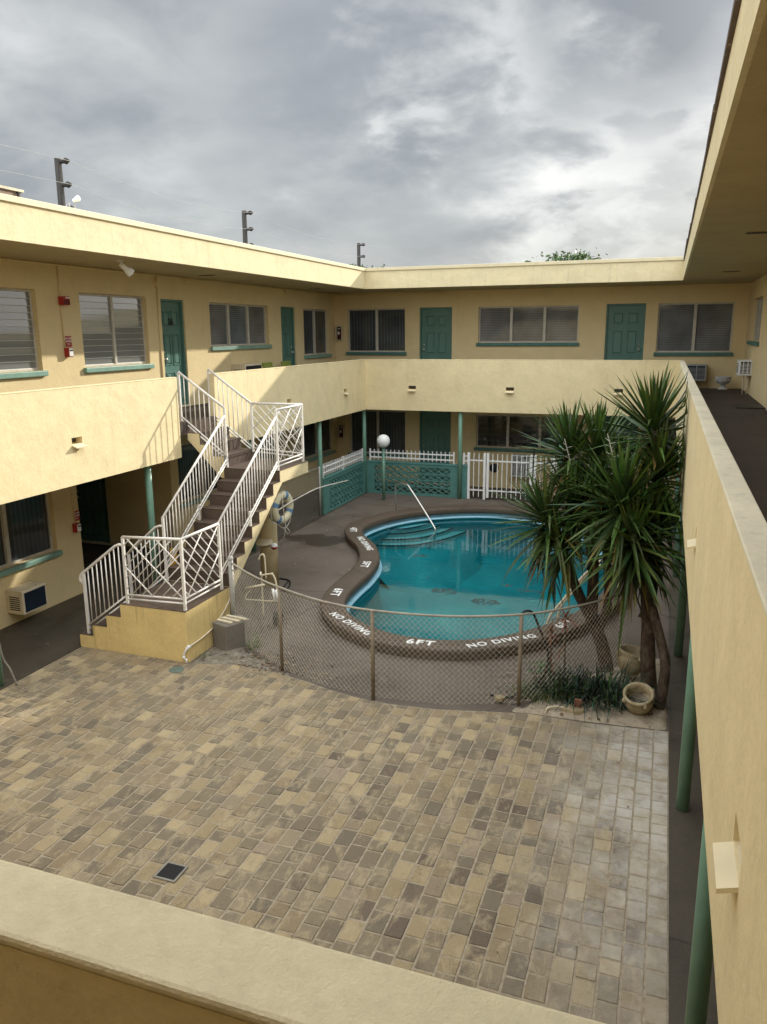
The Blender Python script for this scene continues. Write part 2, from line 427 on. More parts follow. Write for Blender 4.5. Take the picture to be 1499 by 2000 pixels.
def window(T, u0, u1, z0, z1, n, style):
    f = MB(); fw = .035
    lbox(f, T, u0, u1, -.13, -.075, z1 - fw, z1); lbox(f, T, u0, u1, -.13, -.075, z0, z0 + fw)
    lbox(f, T, u0, u0 + fw, -.13, -.078, z0 + fw, z1 - fw); lbox(f, T, u1 - fw, u1, -.13, -.078, z0 + fw, z1 - fw)
    w = (u1 - u0)/n
    for k in range(1, n):
        mw = .028 if style == 'louver' else .036
        lbox(f, T, u0 + k*w - mw, u0 + k*w + mw, -.13, -.060, z0 + fw, z1 - fw)
    fo = f.build('window', mAl, B, bevel=.004)
    for k in range(n):
        p = MB(); a = u0 + k*w + .033; b = u0 + (k+1)*w - .033
        if style == 'louver':
            lbox(p, T, a, b, -.128, -.122, z0 + fw, z1 - fw)
            hh = .098; nsl = int((z1 - z0 - 2*fw)/hh); hh = (z1 - z0 - 2*fw)/nsl
            for j in range(nsl):
                zb = z0 + fw + j*hh
                jt = random.uniform(-.0015, .0015)
                q = [T(a, -.088 + jt, zb + .002), T(b, -.088 + jt, zb + .002), T(b, -.096, zb + hh + .004), T(a, -.096, zb + hh + .004)]
                q2 = [T(a, -.094 + jt, zb + .002), T(b, -.094 + jt, zb + .002), T(b, -.102, zb + hh + .004), T(a, -.102, zb + hh + .004)]
                p.quad(*q); p.quad(*q2[::-1])
                for e in range(4): p.quad(q[e], q[(e+1) % 4], q2[(e+1) % 4], q2[e])
            p.build('pane', mGl, fo)
            p = MB()
            for j in range(nsl): lbox(p, T, a, b, -.0875, -.0845, z0 + fw + j*hh, z0 + fw + j*hh + .007)
            p.build('slat_edge', mEdge, fo)
        else:
            lbox(p, T, a, b, -.118, -.108, z0 + fw*.8, z1 - fw*.8)
            p.build('pane', {'h': mGh, 'v': mGv, 'r': mGr}[style], fo)
    s = MB(); lbox(s, T, u0 - .045, u1 + .045, -.075, .06, z0 - .085, z0 - .002)
    s.build('sill', mGs if T is T_left else mGs2, fo, bevel=.012)
mGs2 = paint('dark_green_sill_paint', (.07, .175, .155), .5, .15)
def door(T, u0, u1, z0, z1, side, num):
    f = MB(); g = .012; fw = .045
    lbox(f, T, u0 + fw, u1 - fw, -.115, -.085, z0 + .03, z1 - fw)
    W = u1 - u0 - 2*fw; H = z1 - z0 - fw - .03
    for (a, b) in ((.14, .45), (.55, .86)):
        for (c, d) in ((.07, .33), (.40, .70), (.77, .92)):
            ua, ub = u0 + fw + a*W, u0 + fw + b*W; za, zb = z0 + .03 + c*H, z0 + .03 + d*H
            e = .028
            # a sunk moulding with a raised field
            for q in ((ua, ub, za, za + .014), (ua, ub, zb - .014, zb), (ua, ua + .014, za + .014, zb - .014), (ub - .014, ub, za + .014, zb - .014)):
                lbox(f, T, q[0], q[1], -.0853, -.069, q[2], q[3])
            o0 = [T(ua+e, -.0845, za+e), T(ub-e, -.0845, za+e), T(ub-e, -.0845, zb-e), T(ua+e, -.0845, zb-e)]
            i0 = [T(ua+e+.02, -.068, za+e+.02), T(ub-e-.02, -.068, za+e+.02), T(ub-e-.02, -.068, zb-e-.02), T(ua+e+.02, -.068, zb-e-.02)]
            f.quad(*i0)
            for k in range(4): f.quad(o0[k], o0[(k+1) % 4], i0[(k+1) % 4], i0[k])
    d = f.build('door', mGd, B)
    f = MB(); lbox(f, T, u0, u0 + fw - .004, -.13, -.03, z0, z1); lbox(f, T, u1 - fw + .004, u1, -.13, -.03, z0, z1); lbox(f, T, u0 + fw - .004, u1 - fw + .004, -.13, -.03, z1 - fw + .004, z1)
    f.build('door_frame', mGd, d, bevel=.006)
    f = MB(); lbox(f, T, u0, u1, -.14, .03, z0 + .001, z0 + .03); f.build('threshold', mCop, d, bevel=.006)
    ku = u0 + fw + .07 if side == 'lo' else u1 - fw - .07
    for zz in (z0 + .93, z0 + 1.06):
        h = MB(); c = Vector(T(ku, -.085, zz)); nrm = Vector(T(0, 1, 0)) - Vector(T(0, 0, 0))
        h.lathe([(.0, 0), (.03, 0), (.03, .012), (.012, .02), (.012, .035), (.028, .045), (.03, .06), (.018, .075), (0, .078)] if zz < z0 + 1 else [(0, 0), (.026, 0), (.026, .02), (0, .024)], c, 14, axis=nrm)
        h.build('door_handle' if zz < z0 + 1 else 'deadbolt', mChrome, d)
    if num:
        uc = (u0 + u1)/2; zc = z0 + 1.62
        t = text_mb(num, .165, lambda a, b, c: T(uc + a, -.0660 + c, zc + b), .004)
        t.build('door_number', mBlk, d)
    return d
for k, ws in WIN.items():
    for w in ws: window(TT[k[0]], *w)
for k, ds in DOOR.items():
    for d in ds: door(TT[k[0]], *d)
for d in DOORS_EXTRA: door(*d)

# parapets, with drain scuppers cut through
def T_pl(u, d, z): return (XL + d, u, z)
def T_pb(u, d, z): return (u, YB - d, z)
def T_pr(u, d, z): return (XR - d, u, z)
def T_pn(u, d, z): return (u, YN + d, z)
PTH = .10
def scup(u): return (u - .10, u + .10, 2.775, 2.865)
def parapet(T, u0, u1, sc_list, mat, cop, lipd=.075):
    mb = MB(); panel_wall(mb, T, u0, u1, PB, PT - .012, [scup(s) for s in sc_list], PTH)
    o = weld(mb.build('parapet', mat, B, fix=False))
    mb = MB(); lbox(mb, T, u0, u1, -PTH - .002, .003, PT - .012, PT + .004); mb.build('coping', cop, o, bevel=.006)
    for s in sc_list:
        mb = MB(); a, b = s - .10, s + .10
        q = [T(a, -.02, 2.778), T(b, -.02, 2.778), T(b, lipd, 2.778 - lipd*.45), T(a, lipd, 2.778 - lipd*.45)]
        q2 = [tuple(Vector(p) - Vector((0, 0, .016))) for p in q]
        mb.quad(*q); mb.quad(*q2[::-1])
        for e in range(4): mb.quad(q[e], q[(e+1) % 4], q2[(e+1) % 4], q2[e])
        mb.build('drain_lip', mTrim, o)
    return o
parapet(T_pl, YN - PTH, 10.76, [4.6, 8.39], mP, mP)
parapet(T_pl, 11.86, YB, [14.72, 17.77], mP, mP)
parapet(T_pb, XL - PTH, XR + PTH, [-6.04, -3.55, -1.01], mP, mP)
parapet(T_pr, YN - PTH + .1, YB - .001, [2.07, 5.59, 9.57, 13.4, 16.6], mP, mCop, .052)
parapet(T_pn, XL + .001, XR - .001, [-2.5, -5], mP, mCopF)
# upper walkway slabs
mb = MB()
mb.box(WL, XL - PTH, -.95, WB, 2.59, F2); mb.box(XR + PTH, WR, -.95, WB, 2.59, F2)
mb.box(XL - PTH, XR + PTH, YB + PTH, WB, 2.59, F2); mb.box(XL - PTH, XR + PTH, -.95, YN - PTH, 2.59, F2)
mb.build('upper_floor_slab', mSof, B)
mb = MB(); e = .004
mb.box(WL, XL - PTH, -.95, WB, F2, F2 + e); mb.box(XR + PTH, WR, -.95, WB, F2, F2 + e)
mb.box(XL - PTH, XR + PTH, YB + PTH, WB, F2, F2 + e); mb.box(XL - PTH, XR + PTH, -.95, YN - PTH, F2, F2 + e)
mb.box(XL - PTH, XL - .001, 10.76, 11.86, F2 - .2, F2 + e)
mb.build('upper_floor_surface', mWalk2, B)
# roof: overhang, fascia, trim
FX0, FX1, FY1, FY0 = XL, .215, 19.215, .15
mb = MB()
mb.box(-15.2, FX0, -8.2, 28.2, SO, FT); mb.box(FX1, 8.7, -8.2, 28.2, SO, FT); mb.box(FX0, FX1, FY1, 28.2, SO, FT); mb.box(FX0, FX1, -8.2, FY0, SO, FT)
mb.build('roof', mFas, B)
mb = MB(); q = .002
mb.box(WL + q, FX0 - .03, WN, WB - q, SO - .006, SO - .001); mb.box(FX1 + .03, WR - q, WN, WB - q, SO - .006, SO - .001)
mb.box(FX0 - .03, FX1 + .03, FY1 + .03, WB - q, SO - .006, SO - .001); mb.box(FX0 - .03, FX1 + .03, WN, FY0 - .03, SO - .006, SO - .001)
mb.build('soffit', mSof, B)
mb = MB(); tz0, tz1, tp = FT - .004, FT + .07, .028
mb.box(-15.22, FX0 + tp, -8.2, 28.2, tz0, tz1); mb.box(FX0 + tp, FX1 - tp, FY1 - tp, 28.2, tz0, tz1); mb.box(FX0 + tp, FX1 - tp, -8.2, FY0 + tp, tz0, tz1)
mb.build('roof_trim', mTrim, B, bevel=.006)
mb = MB()
y = FY0 - .1
while y < FY1 - tp - .02:
    y1 = min(y + random.uniform(1.2, 3.2), FY1 - tp - .002); d = random.uniform(.012, .034)
    mb.obox((FX1 - d + 4, y, FT + .010 + random.uniform(-.005, .005)), (FX1 - d*.8 + 4, y1 - .004, FT + .010 + random.uniform(-.005, .005)), 8, .05)
    y = y1
mb.build('roof_trim', mTrimB, B)
mb = MB()
for (x, y) in ((-8.19, 13.28), (-8.24, 18.29), (.89, 10.2), (1.02, 16.63), (.75, 5.0)):
    mb.box(x - .16, x + .16, y - .09, y + .09, SO - .014, SO - .0065)
    mbx = MB()
    for k in range(6): mbx.box(x - .14, x + .14, y - .075 + k*.026, y - .060 + k*.026, SO - .018, SO - .0142)
    v = mb.build('soffit_vent', mSof, B); mbx.build('louver', mDark, v); mb = MB()
# posts
def post(x, y, r=.052, top=2.59):
    mb = MB(); mb.tube([(x, y, 0.006), (x, y, top)], r, 18); o = mb.build('support_post', mGp, B)
    return o
XPL, XPR, YPB = -7.42, .40, 19.31
for y in (6.80, 10.03, 13.2, 16.48): post(XPL, y)
post(XPL + .02, YPB, .052)
for x in (-4.80, -2.28): post(x, YPB)
for y in (4.02, 6.78, 10.4, 14.0, 17.3): post(XPR, y, .056)
# conduits on the left wall
mb = MB()
def cpath(pts, r=.012): mb.tube(pts, r, 8)
cpath([(WL + .014, -.9, SO - .03), (WL + .014, 12.58, SO - .03), (WL + .014, 12.65, SO - .05), (WL + .014, 12.66, SO - .12)])
cpath([(WL + .014, 10.144, SO - .04), (WL + .014, 10.15, 4.0)], .010)
cpath([(WL + .014, 12.665, 5.03), (WL + .014, 12.66, 2.8)], .016)
cpath([(WL + .014, 20.9, SO - .028), (WL + .014, 12.76, SO - .028), (WL + .014, 12.69, SO - .05), (WL + .014, 12.68, SO - .12)])
mb.box(WL, WL + .05, 12.61, 12.72, 5.02, 5.14)
cpath([(WL + .014, 9.99, 2.55), (WL + .014, 9.99, 1.2)], .014)
for (u, z) in ((12.62 + 1.0, SO - .06), (17.9, SO - .05)): mb.box(WL, WL + .06, u - .05, u + .05, z - .07, z)
mb.build('conduit', mW, B)
mb = MB()
for x in (-5.75, -1.0):
    mb.box(x - .06, x + .06, WB - .06, WB, SO - .10, SO - .03); mb.build('junction_box', mW, B); mb = MB()
mb.tube([(-5.8, WB - .012, SO - .045), (-8.85, WB - .012, SO - .045)], .010, 8)
mb.build('conduit', mW, B)

# ------------------------------------------------------------------ ground
def poly_sheet(name, outer, holes, z, mat):
    bm = bmesh.new()
    es = []
    for lp in [outer] + holes:
        vs = [bm.verts.new((p[0], p[1], z)) for p in lp]
        es += [bm.edges.new((vs[i], vs[(i+1) % len(vs)])) for i in range(len(vs))]
    bmesh.ops.triangle_fill(bm, use_beauty=True, use_dissolve=False, edges=es)
    for f in bm.faces:
        if f.normal.z < 0: f.normal_flip()
    me = bpy.data.meshes.new(name); bm.to_mesh(me); bm.free(); me.materials.append(mat)
    return link(name, me)
def catmull(pts, n, closed=True):
    out = []; N = len(pts)
    for i in range(N if closed else N-1):
        p0, p1, p2, p3 = (pts[(i+k-1) % N] if closed else pts[min(max(i+k-1, 0), N-1)] for k in range(4))
        for j in range(n):
            t = j/n
            out.append(tuple(.5*((2*b) + (-a+c)*t + (2*a-5*b+4*c-d)*t*t + (-a+3*b-3*c+d)*t**3) for a, b, c, d in zip(p0, p1, p2, p3)))
    if not closed: out.append(tuple(pts[-1]))
    return out
INNER = [(-1.45,10.49),(-1.94,9.93),(-2.5,9.63),(-3.1,9.58),(-3.6,9.73),(-4.07,10.06),(-4.38,10.5),(-4.53,11.0),(-4.58,11.6),(-4.60,12.25),(-4.74,13.05),(-5.12,13.88),(-5.62,14.58),(-5.86,15.16),(-5.78,15.85),(-5.48,16.55),(-5.0,17.13),(-4.3,17.6),(-3.5,17.82),(-2.7,17.62),(-1.9,17.0),(-1.25,16.0),(-.85,15.0),(-.68,14.0),(-.66,13.0),(-.78,12.0),(-1.05,11.2)]
PIN = catmull([(x, y) for x, y in INNER], 7)
NP = len(PIN)
def offs(loop, d):
    out = []
    for i in range(len(loop)):
        a = Vector(loop[i-1]); b = Vector(loop[(i+1) % len(loop)]); t = (b - a).normalized()
        nrm = Vector((t.y, -t.x))
        out.append(tuple(Vector(loop[i]) + nrm*d))
    return out
ar = sum(PIN[i][0]*PIN[(i+1) % NP][1] - PIN[(i+1) % NP][0]*PIN[i][1] for i in range(NP))
sgn = 1 if ar > 0 else -1
POUT = offs(PIN, .37*sgn)
PHOLE = offs(PIN, .20*sgn)
EDGE = [(-7.335,8.15),(-5.6,8.15),(-5.0,8.30),(-4.4,8.25),(-3.92,8.13),(-3.52,8.00),(-3.16,7.92),(-2.77,7.89),(-2.18,7.94),(-1.68,8.06),(-1.18,8.17),(-.6,8.15),(.285,8.24)]
def edge_y(x):
    for (a, b), (c, d) in zip(EDGE, EDGE[1:]):
        if a <= x <= c: return b + (d - b)*(x - a)/(c - a)
    return 8.15 if x < -7 else 8.24
X0, X1 = -7.335, .285
mb = MB(); G = 900
mb.quad((-G,-G,-.03),(X0,-G,-.03),(X0,G,-.03),(-G,G,-.03)); mb.quad((X1,-G,-.03),(G,-G,-.03),(G,G,-.03),(X1,G,-.03))
mb.quad((X0,-G,-.03),(X1,-G,-.03),(X1,.6,-.03),(X0,.6,-.03)); mb.quad((X0,19.5,-.03),(X1,19.5,-.03),(X1,G,-.03),(X0,G,-.03))
struct(mb.build('ground', mGround), 'grey asphalt ground reaching far beyond the motel', 'ground')
deck = poly_sheet('pool_deck', [(x, y) for x, y in EDGE] + [(X1, 19.5), (X0, 19.5)], [PHOLE], -.004, mDeck)
struct(deck, 'stained brown grey concrete deck around the swimming pool', 'pool deck')
mb = MB()
mb.box(-14, X0, -.95, WB, -.05, .006); mb.box(X1, WR, -.95, WB, -.05, .006); mb.box(X0, X1, 19.5, WB, -.05, .006); mb.box(X0, X1, -.95, .6, -.05, .006)
struct(mb.build('walkway', mWalk, bevel=0), 'dark concrete walkway under the upper balcony', 'walkway')
# pavers
TINTS = [(0.258,0.201,0.126),(0.228,0.183,0.120),(0.198,0.161,0.110),(0.270,0.207,0.126),(0.312,0.244,0.144),(0.180,0.149,0.106),(0.258,0.207,0.138),(0.216,0.176,0.120),(0.372,0.293,0.174),(0.240,0.189,0.126)]
mb = MB()
x = X1; cw = .1478; g = .0034
def paver(xa, xb, ya, yb):
    c = random.choice(TINTS)
    if xa > -3.2 and random.random() < .15: c = random.choice([(.148,.116,.084),(.162,.128,.092),(.28,.22,.155)])
    k = random.uniform(.90, 1.10); c = tuple(q*k for q in c)
    dz = random.uniform(-.0025, .0025); tx = random.uniform(-.0018, .0018); ty = random.uniform(-.0018, .0018)
    j = lambda: random.uniform(-.0022, .0022)
    b = .007
    lo = [(xa+g+j(), ya+g+j()), (xb-g+j(), ya+g+j()), (xb-g+j(), yb-g+j()), (xa+g+j(), yb-g+j())]
    cx, cy = (xa+xb)/2, (ya+yb)/2
    hi = []
    for px, py in lo:
        hi.append((px + (b if px < cx else -b), py + (b if py < cy else -b), dz + (tx if px < cx else -tx) + (ty if py < cy else -ty)))
    lo = [(p[0], p[1], -.011) for p in lo]
    mb.quad(*hi, col=c)
    for e in range(4): mb.quad(lo[e], lo[(e+1) % 4], hi[(e+1) % 4], hi[e], col=c)
ncol = 0
while x > X0 + .01:
    xa = max(x - cw, X0 + .002); xc = (xa + x)/2
    yt = edge_y(xc) - .005
    y = .62 + random.uniform(0, .12)
    while y < yt - .05:
        ln = random.choice([.1478, .1478, .222, .222, .222])
        if y + ln > yt - .06: ln = yt - y
        paver(xa, x, y, y + ln); y += ln
    x -= cw; ncol += 1
base = MB(); base.quad((X0, .6, -.0045), (X1, .6, -.0045), *[(p[0], p[1], -.0045) for p in EDGE[::-1]])
cp = mb.build('courtyard_paving', mPav, fix=False); struct(cp, 'tan and grey concrete pavers laid over the courtyard', 'paving')
struct(base.build('paving_sand', mSand), 'pale sand showing in the joints between the courtyard pavers', 'sand')

# ------------------------------------------------------------------ pool
PO = thing('swimming_pool', 'kidney shaped pool with brown raised coping lettered in white and curved entry steps', 'swimming pool', (-3.3, 13.5, 0))
mb = MB()
prof_n = [(0, .02), (-.012, .05), (-.012, .125), (.008, .150), (.04, .159), (.335, .160), (.362, .152), (.372, .135), (.36, .06), (.352, -.03)]
rings = [(offs(PIN, d*sgn), z) for d, z in prof_n]
for k in range(len(rings)-1):
    (a, za), (b, zb) = rings[k], rings[k+1]
    for i in range(NP):
        j = (i+1) % NP
        mb.quad((*a[i], za), (*a[j], za), (*b[j], zb), (*b[i], zb), smooth=True)
(a, za), (b, zb) = rings[0], (PHOLE, .02)
for i in range(NP):
    j = (i+1) % NP; mb.quad((*a[j], .02), (*a[i], .02), (*b[i], .02), (*b[j], .02))
weld(mb.build('coping', mCopP, PO, fix=False))
def ringstrip(name, mat, prof):
    mb = MB(); rs = [(offs(PIN, d*sgn), z) for d, z in prof]
    for k in range(len(rs)-1):
        (a, za), (b, zb) = rs[k], rs[k+1]
        for i in range(NP):
            j = (i+1) % NP; mb.quad((*a[i], za), (*a[j], za), (*b[j], zb), (*b[i], zb), smooth=True)
    return weld(mb.build(name, mat, PO, fix=False))
ringstrip('waterline_band', mBand, [(.035, .03), (.03, -.06)])
ringstrip('blue_lip', mLip, [(.03, -.05), (-.035, -.052), (-.05, -.066), (-.05, -.082), (-.03, -.094), (.0, -.10)])
mb = MB(); rs = [(offs(PIN, d*sgn), z) for d, z in ((.0, -.10), (.0, -.75), (-.08, -1.0), (-.3, -1.15))]
for k in range(len(rs)-1):
    (a, za), (b, zb) = rs[k], rs[k+1]
    for i in range(NP):
        j = (i+1) % NP; mb.quad((*a[i], za), (*a[j], za), (*b[j], zb), (*b[i], zb), smooth=True)
i0 = len(mb.v); mb.v += [(*p, -1.15) for p in rs[-1][0]]; mb.f.append(tuple(range(i0, i0+NP))); mb.c.append(None); mb.sm.append(False)
weld(mb.build('pool_basin', mPool, PO, fix=False))
# curved underwater steps in the far left corner
STEPS = [(-.145, [(-6.3,16.2),(-5.92,16.22),(-5.56,16.30),(-5.25,16.50),(-4.98,16.99),(-4.84,17.69),(-4.8,18.3)]),
 (-.235, [(-6.3,16.02),(-5.95,16.08),(-5.55,16.23),(-5.15,16.53),(-4.83,17.11),(-4.62,17.98),(-4.6,18.4)]),
 (-.325, [(-6.3,15.85),(-5.95,15.93),(-5.48,16.08),(-4.98,16.39),(-4.59,17.15),(-4.37,18.24),(-4.3,18.5)]),
 (-.415, [(-6.3,15.72),(-5.76,15.82),(-5.26,15.95),(-4.83,16.28),(-4.42,16.98),(-4.08,18.0),(-4.0,18.4)])]
for k, (z, front) in enumerate(STEPS):
    mb = MB(); pts = catmull(front, 8, False)
    mb.quad(*([(*p, z) for p in pts] + [(-5.6, 19.0, z), (-6.5, 18.5, z)]))
    for p, q in zip(pts, pts[1:]): mb.quad((*p, z), (*q, z), (*q, z - .09), (*p, z - .09))
    if k == 3:
        sk = MB()
        for p, q in zip(pts, pts[1:]): sk.quad((*p, z - .09), (*q, z - .09), *[(*(Vector(w_) + (Vector((-3.0, 13.6)) - Vector(w_)).normalized()*1.3), -1.148) for w_ in (q, p)])
        sk.build('step_base', mPool, PO)
    st = mb.build('pool_step', mStepW, PO)
    mb = MB(); mb.tube([(p[0], p[1], z - .003) for p in pts], .016, 6); mb.build('step_edge', mStepE, st)
wp = [p for p in offs(PIN, .005*sgn)]
mb = MB(); mb.quad(*[(*p, -.118) for p in wp]); w = mb.build('pool_water', mWater, fix=False)
if w.data.polygons[0].normal.z < 0: w.data.flip_normals()
struct(w, 'still teal pool water reflecting the sky and the white gate', 'water')
def ztext(txt, size, cx, cy, ang, sx=1.0):
    ca, sa = math.cos(ang), math.sin(ang)
    t = text_mb(txt, size, lambda a, b, c: (cx + sx*a*ca - b*sa, cy + sx*a*sa + b*ca, .1605 + c), .0012, 1.2)
    t.build('depth_marking', mLet, PO)
def ang_at(cx, cy):
    i = min(range(NP), key=lambda k: (PIN[k][0]-cx)**2 + (PIN[k][1]-cy)**2)
    a = Vector(PIN[(i-4) % NP]); b = Vector(PIN[(i+4) % NP]); t = (b - a)*sgn
    mid = (Vector(PIN[i]) + Vector(POUT[i]))/2
    return math.atan2(t.y, t.x), mid
for txt, (cx, cy), sz in (('4FT', (-6.02, 14.86), .20), ('NO DIVING', (-5.33, 13.83), .17), ('5FT', (-4.87, 12.6), .20), ('6FT', (-4.80, 10.95), .20), ('NO DIVING', (-4.0, 9.75), .17), ('6FT', (-2.85, 9.36), .215), ('NO DIVING', (-1.70, 9.70), .17), ('6FT', (-1.05, 10.72), .20)):
    a, mid = ang_at(cx, cy)
    ztext(txt, sz, mid.x, mid.y, a)
# floating leaf clusters
mb = MB()
for (cx, cy, nn, rr) in ((-3.32, 12.33, 110, .15), (-2.52, 12.02, 120, .15), (-4.31, 14.3, 50, .11), (-2.36, 12.97, 14, .06), (-1.93, 12.76, 50, .15), (-3.0, 10.6, 10, .2), (-4.0, 13.1, 8, .3)):
    for k in range(nn):
        a = random.uniform(0, 6.28); r = rr*math.sqrt(random.random()); px, py = cx + r*1.6*math.cos(a), cy + r*math.sin(a)
        t = random.uniform(0, 6.28); l = random.uniform(.014, .032)
        c = random.choice([(.05,.035,.02),(.03,.025,.02),(.08,.05,.03)])
        mb.quad((px + l*math.cos(t), py + l*math.sin(t), -.115), (px - .5*l*math.sin(t), py + .5*l*math.cos(t), -.113), (px - l*math.cos(t), py - l*math.sin(t), -.115), (px + .5*l*math.sin(t), py - .5*l*math.cos(t), -.1165), col=c)
tag(mb.build('leaf_litter', mLeaf, fix=False), 'brown leaf litter drifting in patches on the pool water', 'leaf litter', kind='stuff')
# pool handrails
t = thing('pool_handrail', 'bent stainless handrail running down into the pool beside the curved steps', 'handrail', (-5.82, 17.18, 0))
mb = MB(); mb.tube(catmull([(-5.82,17.22,0),(-5.82,17.20,.60),(-5.79,17.18,.70),(-5.68,17.10,.745),(-5.50,16.98,.755),(-5.36,16.88,.69),(-4.70,16.42,.02),(-4.60,16.35,-.14),(-4.62,16.33,-.34),(-4.75,16.3,-.52)], 6, False), .021, 10)
mb.build('rail_tube', mChrome, t); mb = MB(); mb.lathe([(.05, -.002), (.05, .012), (.024, .02)], (-5.82,17.22,0), 16); mb.build('base_flange', mChrome, t)
t = thing('pool_ladder', 'cream tube ladder rails at the right edge of the pool behind the yucca trunks', 'pool ladder', (-1.0, 11.2, 0))
mb = MB()
for dx, dy in ((0, 0), (.10, .5)):
    p = [(-1.42,11.15,-.55),(-1.40,11.15,.0),(-1.22,11.2,.30),(-.92,11.28,.72),(-.74,11.33,.86),(-.60,11.36,.80),(-.56,11.38,.60),(-.56,11.38,.15)]
    mb.tube(catmull([(a+dx, b+dy, c) for a, b, c in p], 5, False), .022, 10)
for z in (-.2, -.45): mb.obox((-1.41, 11.15, z), (-1.31, 11.65, z), .09, .03)
mb.build('rail_tube', mCream, t)

# ------------------------------------------------------------------ staircase
ST = thing('exterior_staircase', 'yellow sided outdoor staircase with brown treads climbing from courtyard to balcony beside pool', 'staircase', (-6.6, 9.2, 0))
SX0, SX1 = -6.62, -5.62
mb = MB()
mb.prism([(-7.35,-.04),(-7.35,.18),(-7.12,.18),(-7.12,.337),(-6.88,.337),(-6.88,.508),(-6.64,.508),(-6.64,.69),(-5.62,.69),(-5.62,-.04)], 'y', 8.155, 9.24)
mb.build('stair_base', mBase, ST, bevel=.008)
YK = [9.257 + .2393*k for k in range(8)]; ZK = [.881 + .1703*k for k in range(8)]
poly = [(9.241, .528), (9.241, .69), (YK[0], .69)]
for k in range(8):
    poly.append((YK[k], ZK[k])); poly.append((YK[k+1] if k < 7 else 11.985, ZK[k]))
poly += [(11.985, 1.875), (11.01, 1.875)]
mb = MB(); mb.prism(poly, 'x', SX0, SX1); mb.build('stair_flight', mP, ST, bevel=.006)
mb = MB(); mb.prism([(-6.621, 1.90), (-6.621, 2.253), (-6.84, 2.253), (-6.84, 2.433), (-7.06, 2.433), (-7.06, 2.612), (-7.284, 2.612), (-7.284, 2.50), (-6.69, 1.90)], 'y', 10.955, 11.90)
mb.build('stair_flight', mP, ST, bevel=.006)
mb = MB(); e = .005
# brown paint on treads and risers: thin proud sheets
for (xa, xb, z) in ((-7.35,-7.12,.18),(-7.12,-6.88,.337),(-6.88,-6.64,.508),(-6.64,-5.62,.69)): mb.box(xa - .004, xb, 8.152, 9.24, z, z + e)
for (x, z0, z1) in ((-7.35,0,.18),(-7.12,.185,.337),(-6.88,.342,.508),(-6.64,.513,.69)): mb.box(x - e, x, 8.16, 9.24, z0, z1)
for k in range(8):
    y1 = YK[k+1] if k < 7 else 11.982
    mb.box(SX0 - .002, SX1 + .006, YK[k] - .012, y1, ZK[k], ZK[k] + e)
    mb.box(SX0 + .001, SX1 - .001, YK[k] - e, YK[k], (.696 if k == 0 else ZK[k-1] + e), ZK[k])
for (xa, xb, z, zp) in ((-6.84,-6.62,2.253,2.079),(-7.06,-6.84,2.433,2.258),(-7.283,-7.06,2.612,2.438)):
    mb.box(xa, xb + .012, 10.952, 11.90, z, z + e); mb.box(xb, xb + e, 10.957, 11.895, zp, z)
mb.box(-7.284, -7.279, 10.96, 11.86, 2.618, F2)
mb.build('stair_tread', mTread, ST)
mb = MB(); mb.tube([(-6.13, 11.42, -.01), (-6.13, 11.42, 1.88)], .15, 28); col_o = mb.build('support_column', mP, ST)
mb = MB()   # peeling paint flap on the column
for j in range(10):
    a0, a1 = R(-150 + j*11), R(-150 + (j+1)*11)
    f0, f1 = .05 + .05*math.sin(j/10*math.pi), .05 + .05*math.sin((j+1)/10*math.pi)
    mb.quad((-6.13 + .153*math.cos(a0), 11.42 + .153*math.sin(a0), .84), (-6.13 + .153*math.cos(a1), 11.42 + .153*math.sin(a1), .84), (-6.13 + (.153+f1)*math.cos(a1), 11.42 + (.153+f1)*math.sin(a1), .79 - f1*.4), (-6.13 + (.153+f0)*math.cos(a0), 11.42 + (.153+f0)*math.sin(a0), .79 - f0*.4))
mb.build('peeling_paint', mCream, col_o, fix=False)

def pt(a, b, t): return tuple(p + (q - p)*t for p, q in zip(a, b))
def V3(p, z): return (p[0], p[1], z)
def rail_section(a, b, ta, tb, ba, bb, style, posts=(), spacing=.105, lower=.06, extra_top=None, flip=False):
    """a,b plan points; ta,tb top rail heights; ba,bb bottom rail heights"""
    mb = MB()
    top = [V3(a, ta), V3(b, tb)]
    mb.tube((extra_top or top), .0185, 10)
    mb.tube([V3(a, ba), V3(b, bb)], .013, 6)
    mb.tube([V3(a, ba - lower), V3(b, bb - lower)], .012, 6)
    L = math.hypot(b[0]-a[0], b[1]-a[1])
    if style == 'bal':
        n = max(2, round(L/spacing))
        for k in range(1, n):
            t = k/n; p = pt(a, b, t); mb.tube([V3(p, ba + (bb-ba)*t), V3(p, ta + (tb-ta)*t)], .0078, 6)
    else:
        H = (ta - ba + tb - bb)/2
        def seg(u0, v0, u1, v1, r):
            P = lambda u, v: V3(pt(a, b, u/L), ba + (bb-ba)*u/L + v)
            mb.tube([P(u0, v0), P(u1, v1)], r, 6)
        def diag(c, s, r):
            # line v = s*(u - c), clipped to the panel
            pts = []
            for u in (0, L):
                v = s*(u - c)
                if 0 <= v <= H: pts.append((u, v))
            for v in (0, H):
                u = c + v/s
                if 0 < u < L: pts.append((u, v))
            if len(pts) >= 2: seg(*pts[0], *pts[1], r)
        dn, sp = (.95, .155), (-.95, .46)
        if flip: dn, sp = (-.95, .155), (.95, .40)
        for (s, step), r in ((dn, .0075), (sp, .0095)):
            c = -2.0 + (.06 if s > 0 else .11)
            while c < L + 2.2: diag(c, s, r); c += step
    o = mb.build('railing', mWh, ST)
    for (p, z0, z1) in posts:
        mb = MB(); mb.obox(V3(p, z0), V3(p, z1), .033, .033); mb.build('post', mWh, o)
    return o
YA, YJ, XC, XE, YG, YI = 8.215, 9.18, -5.66, -6.60, 11.88, 10.985
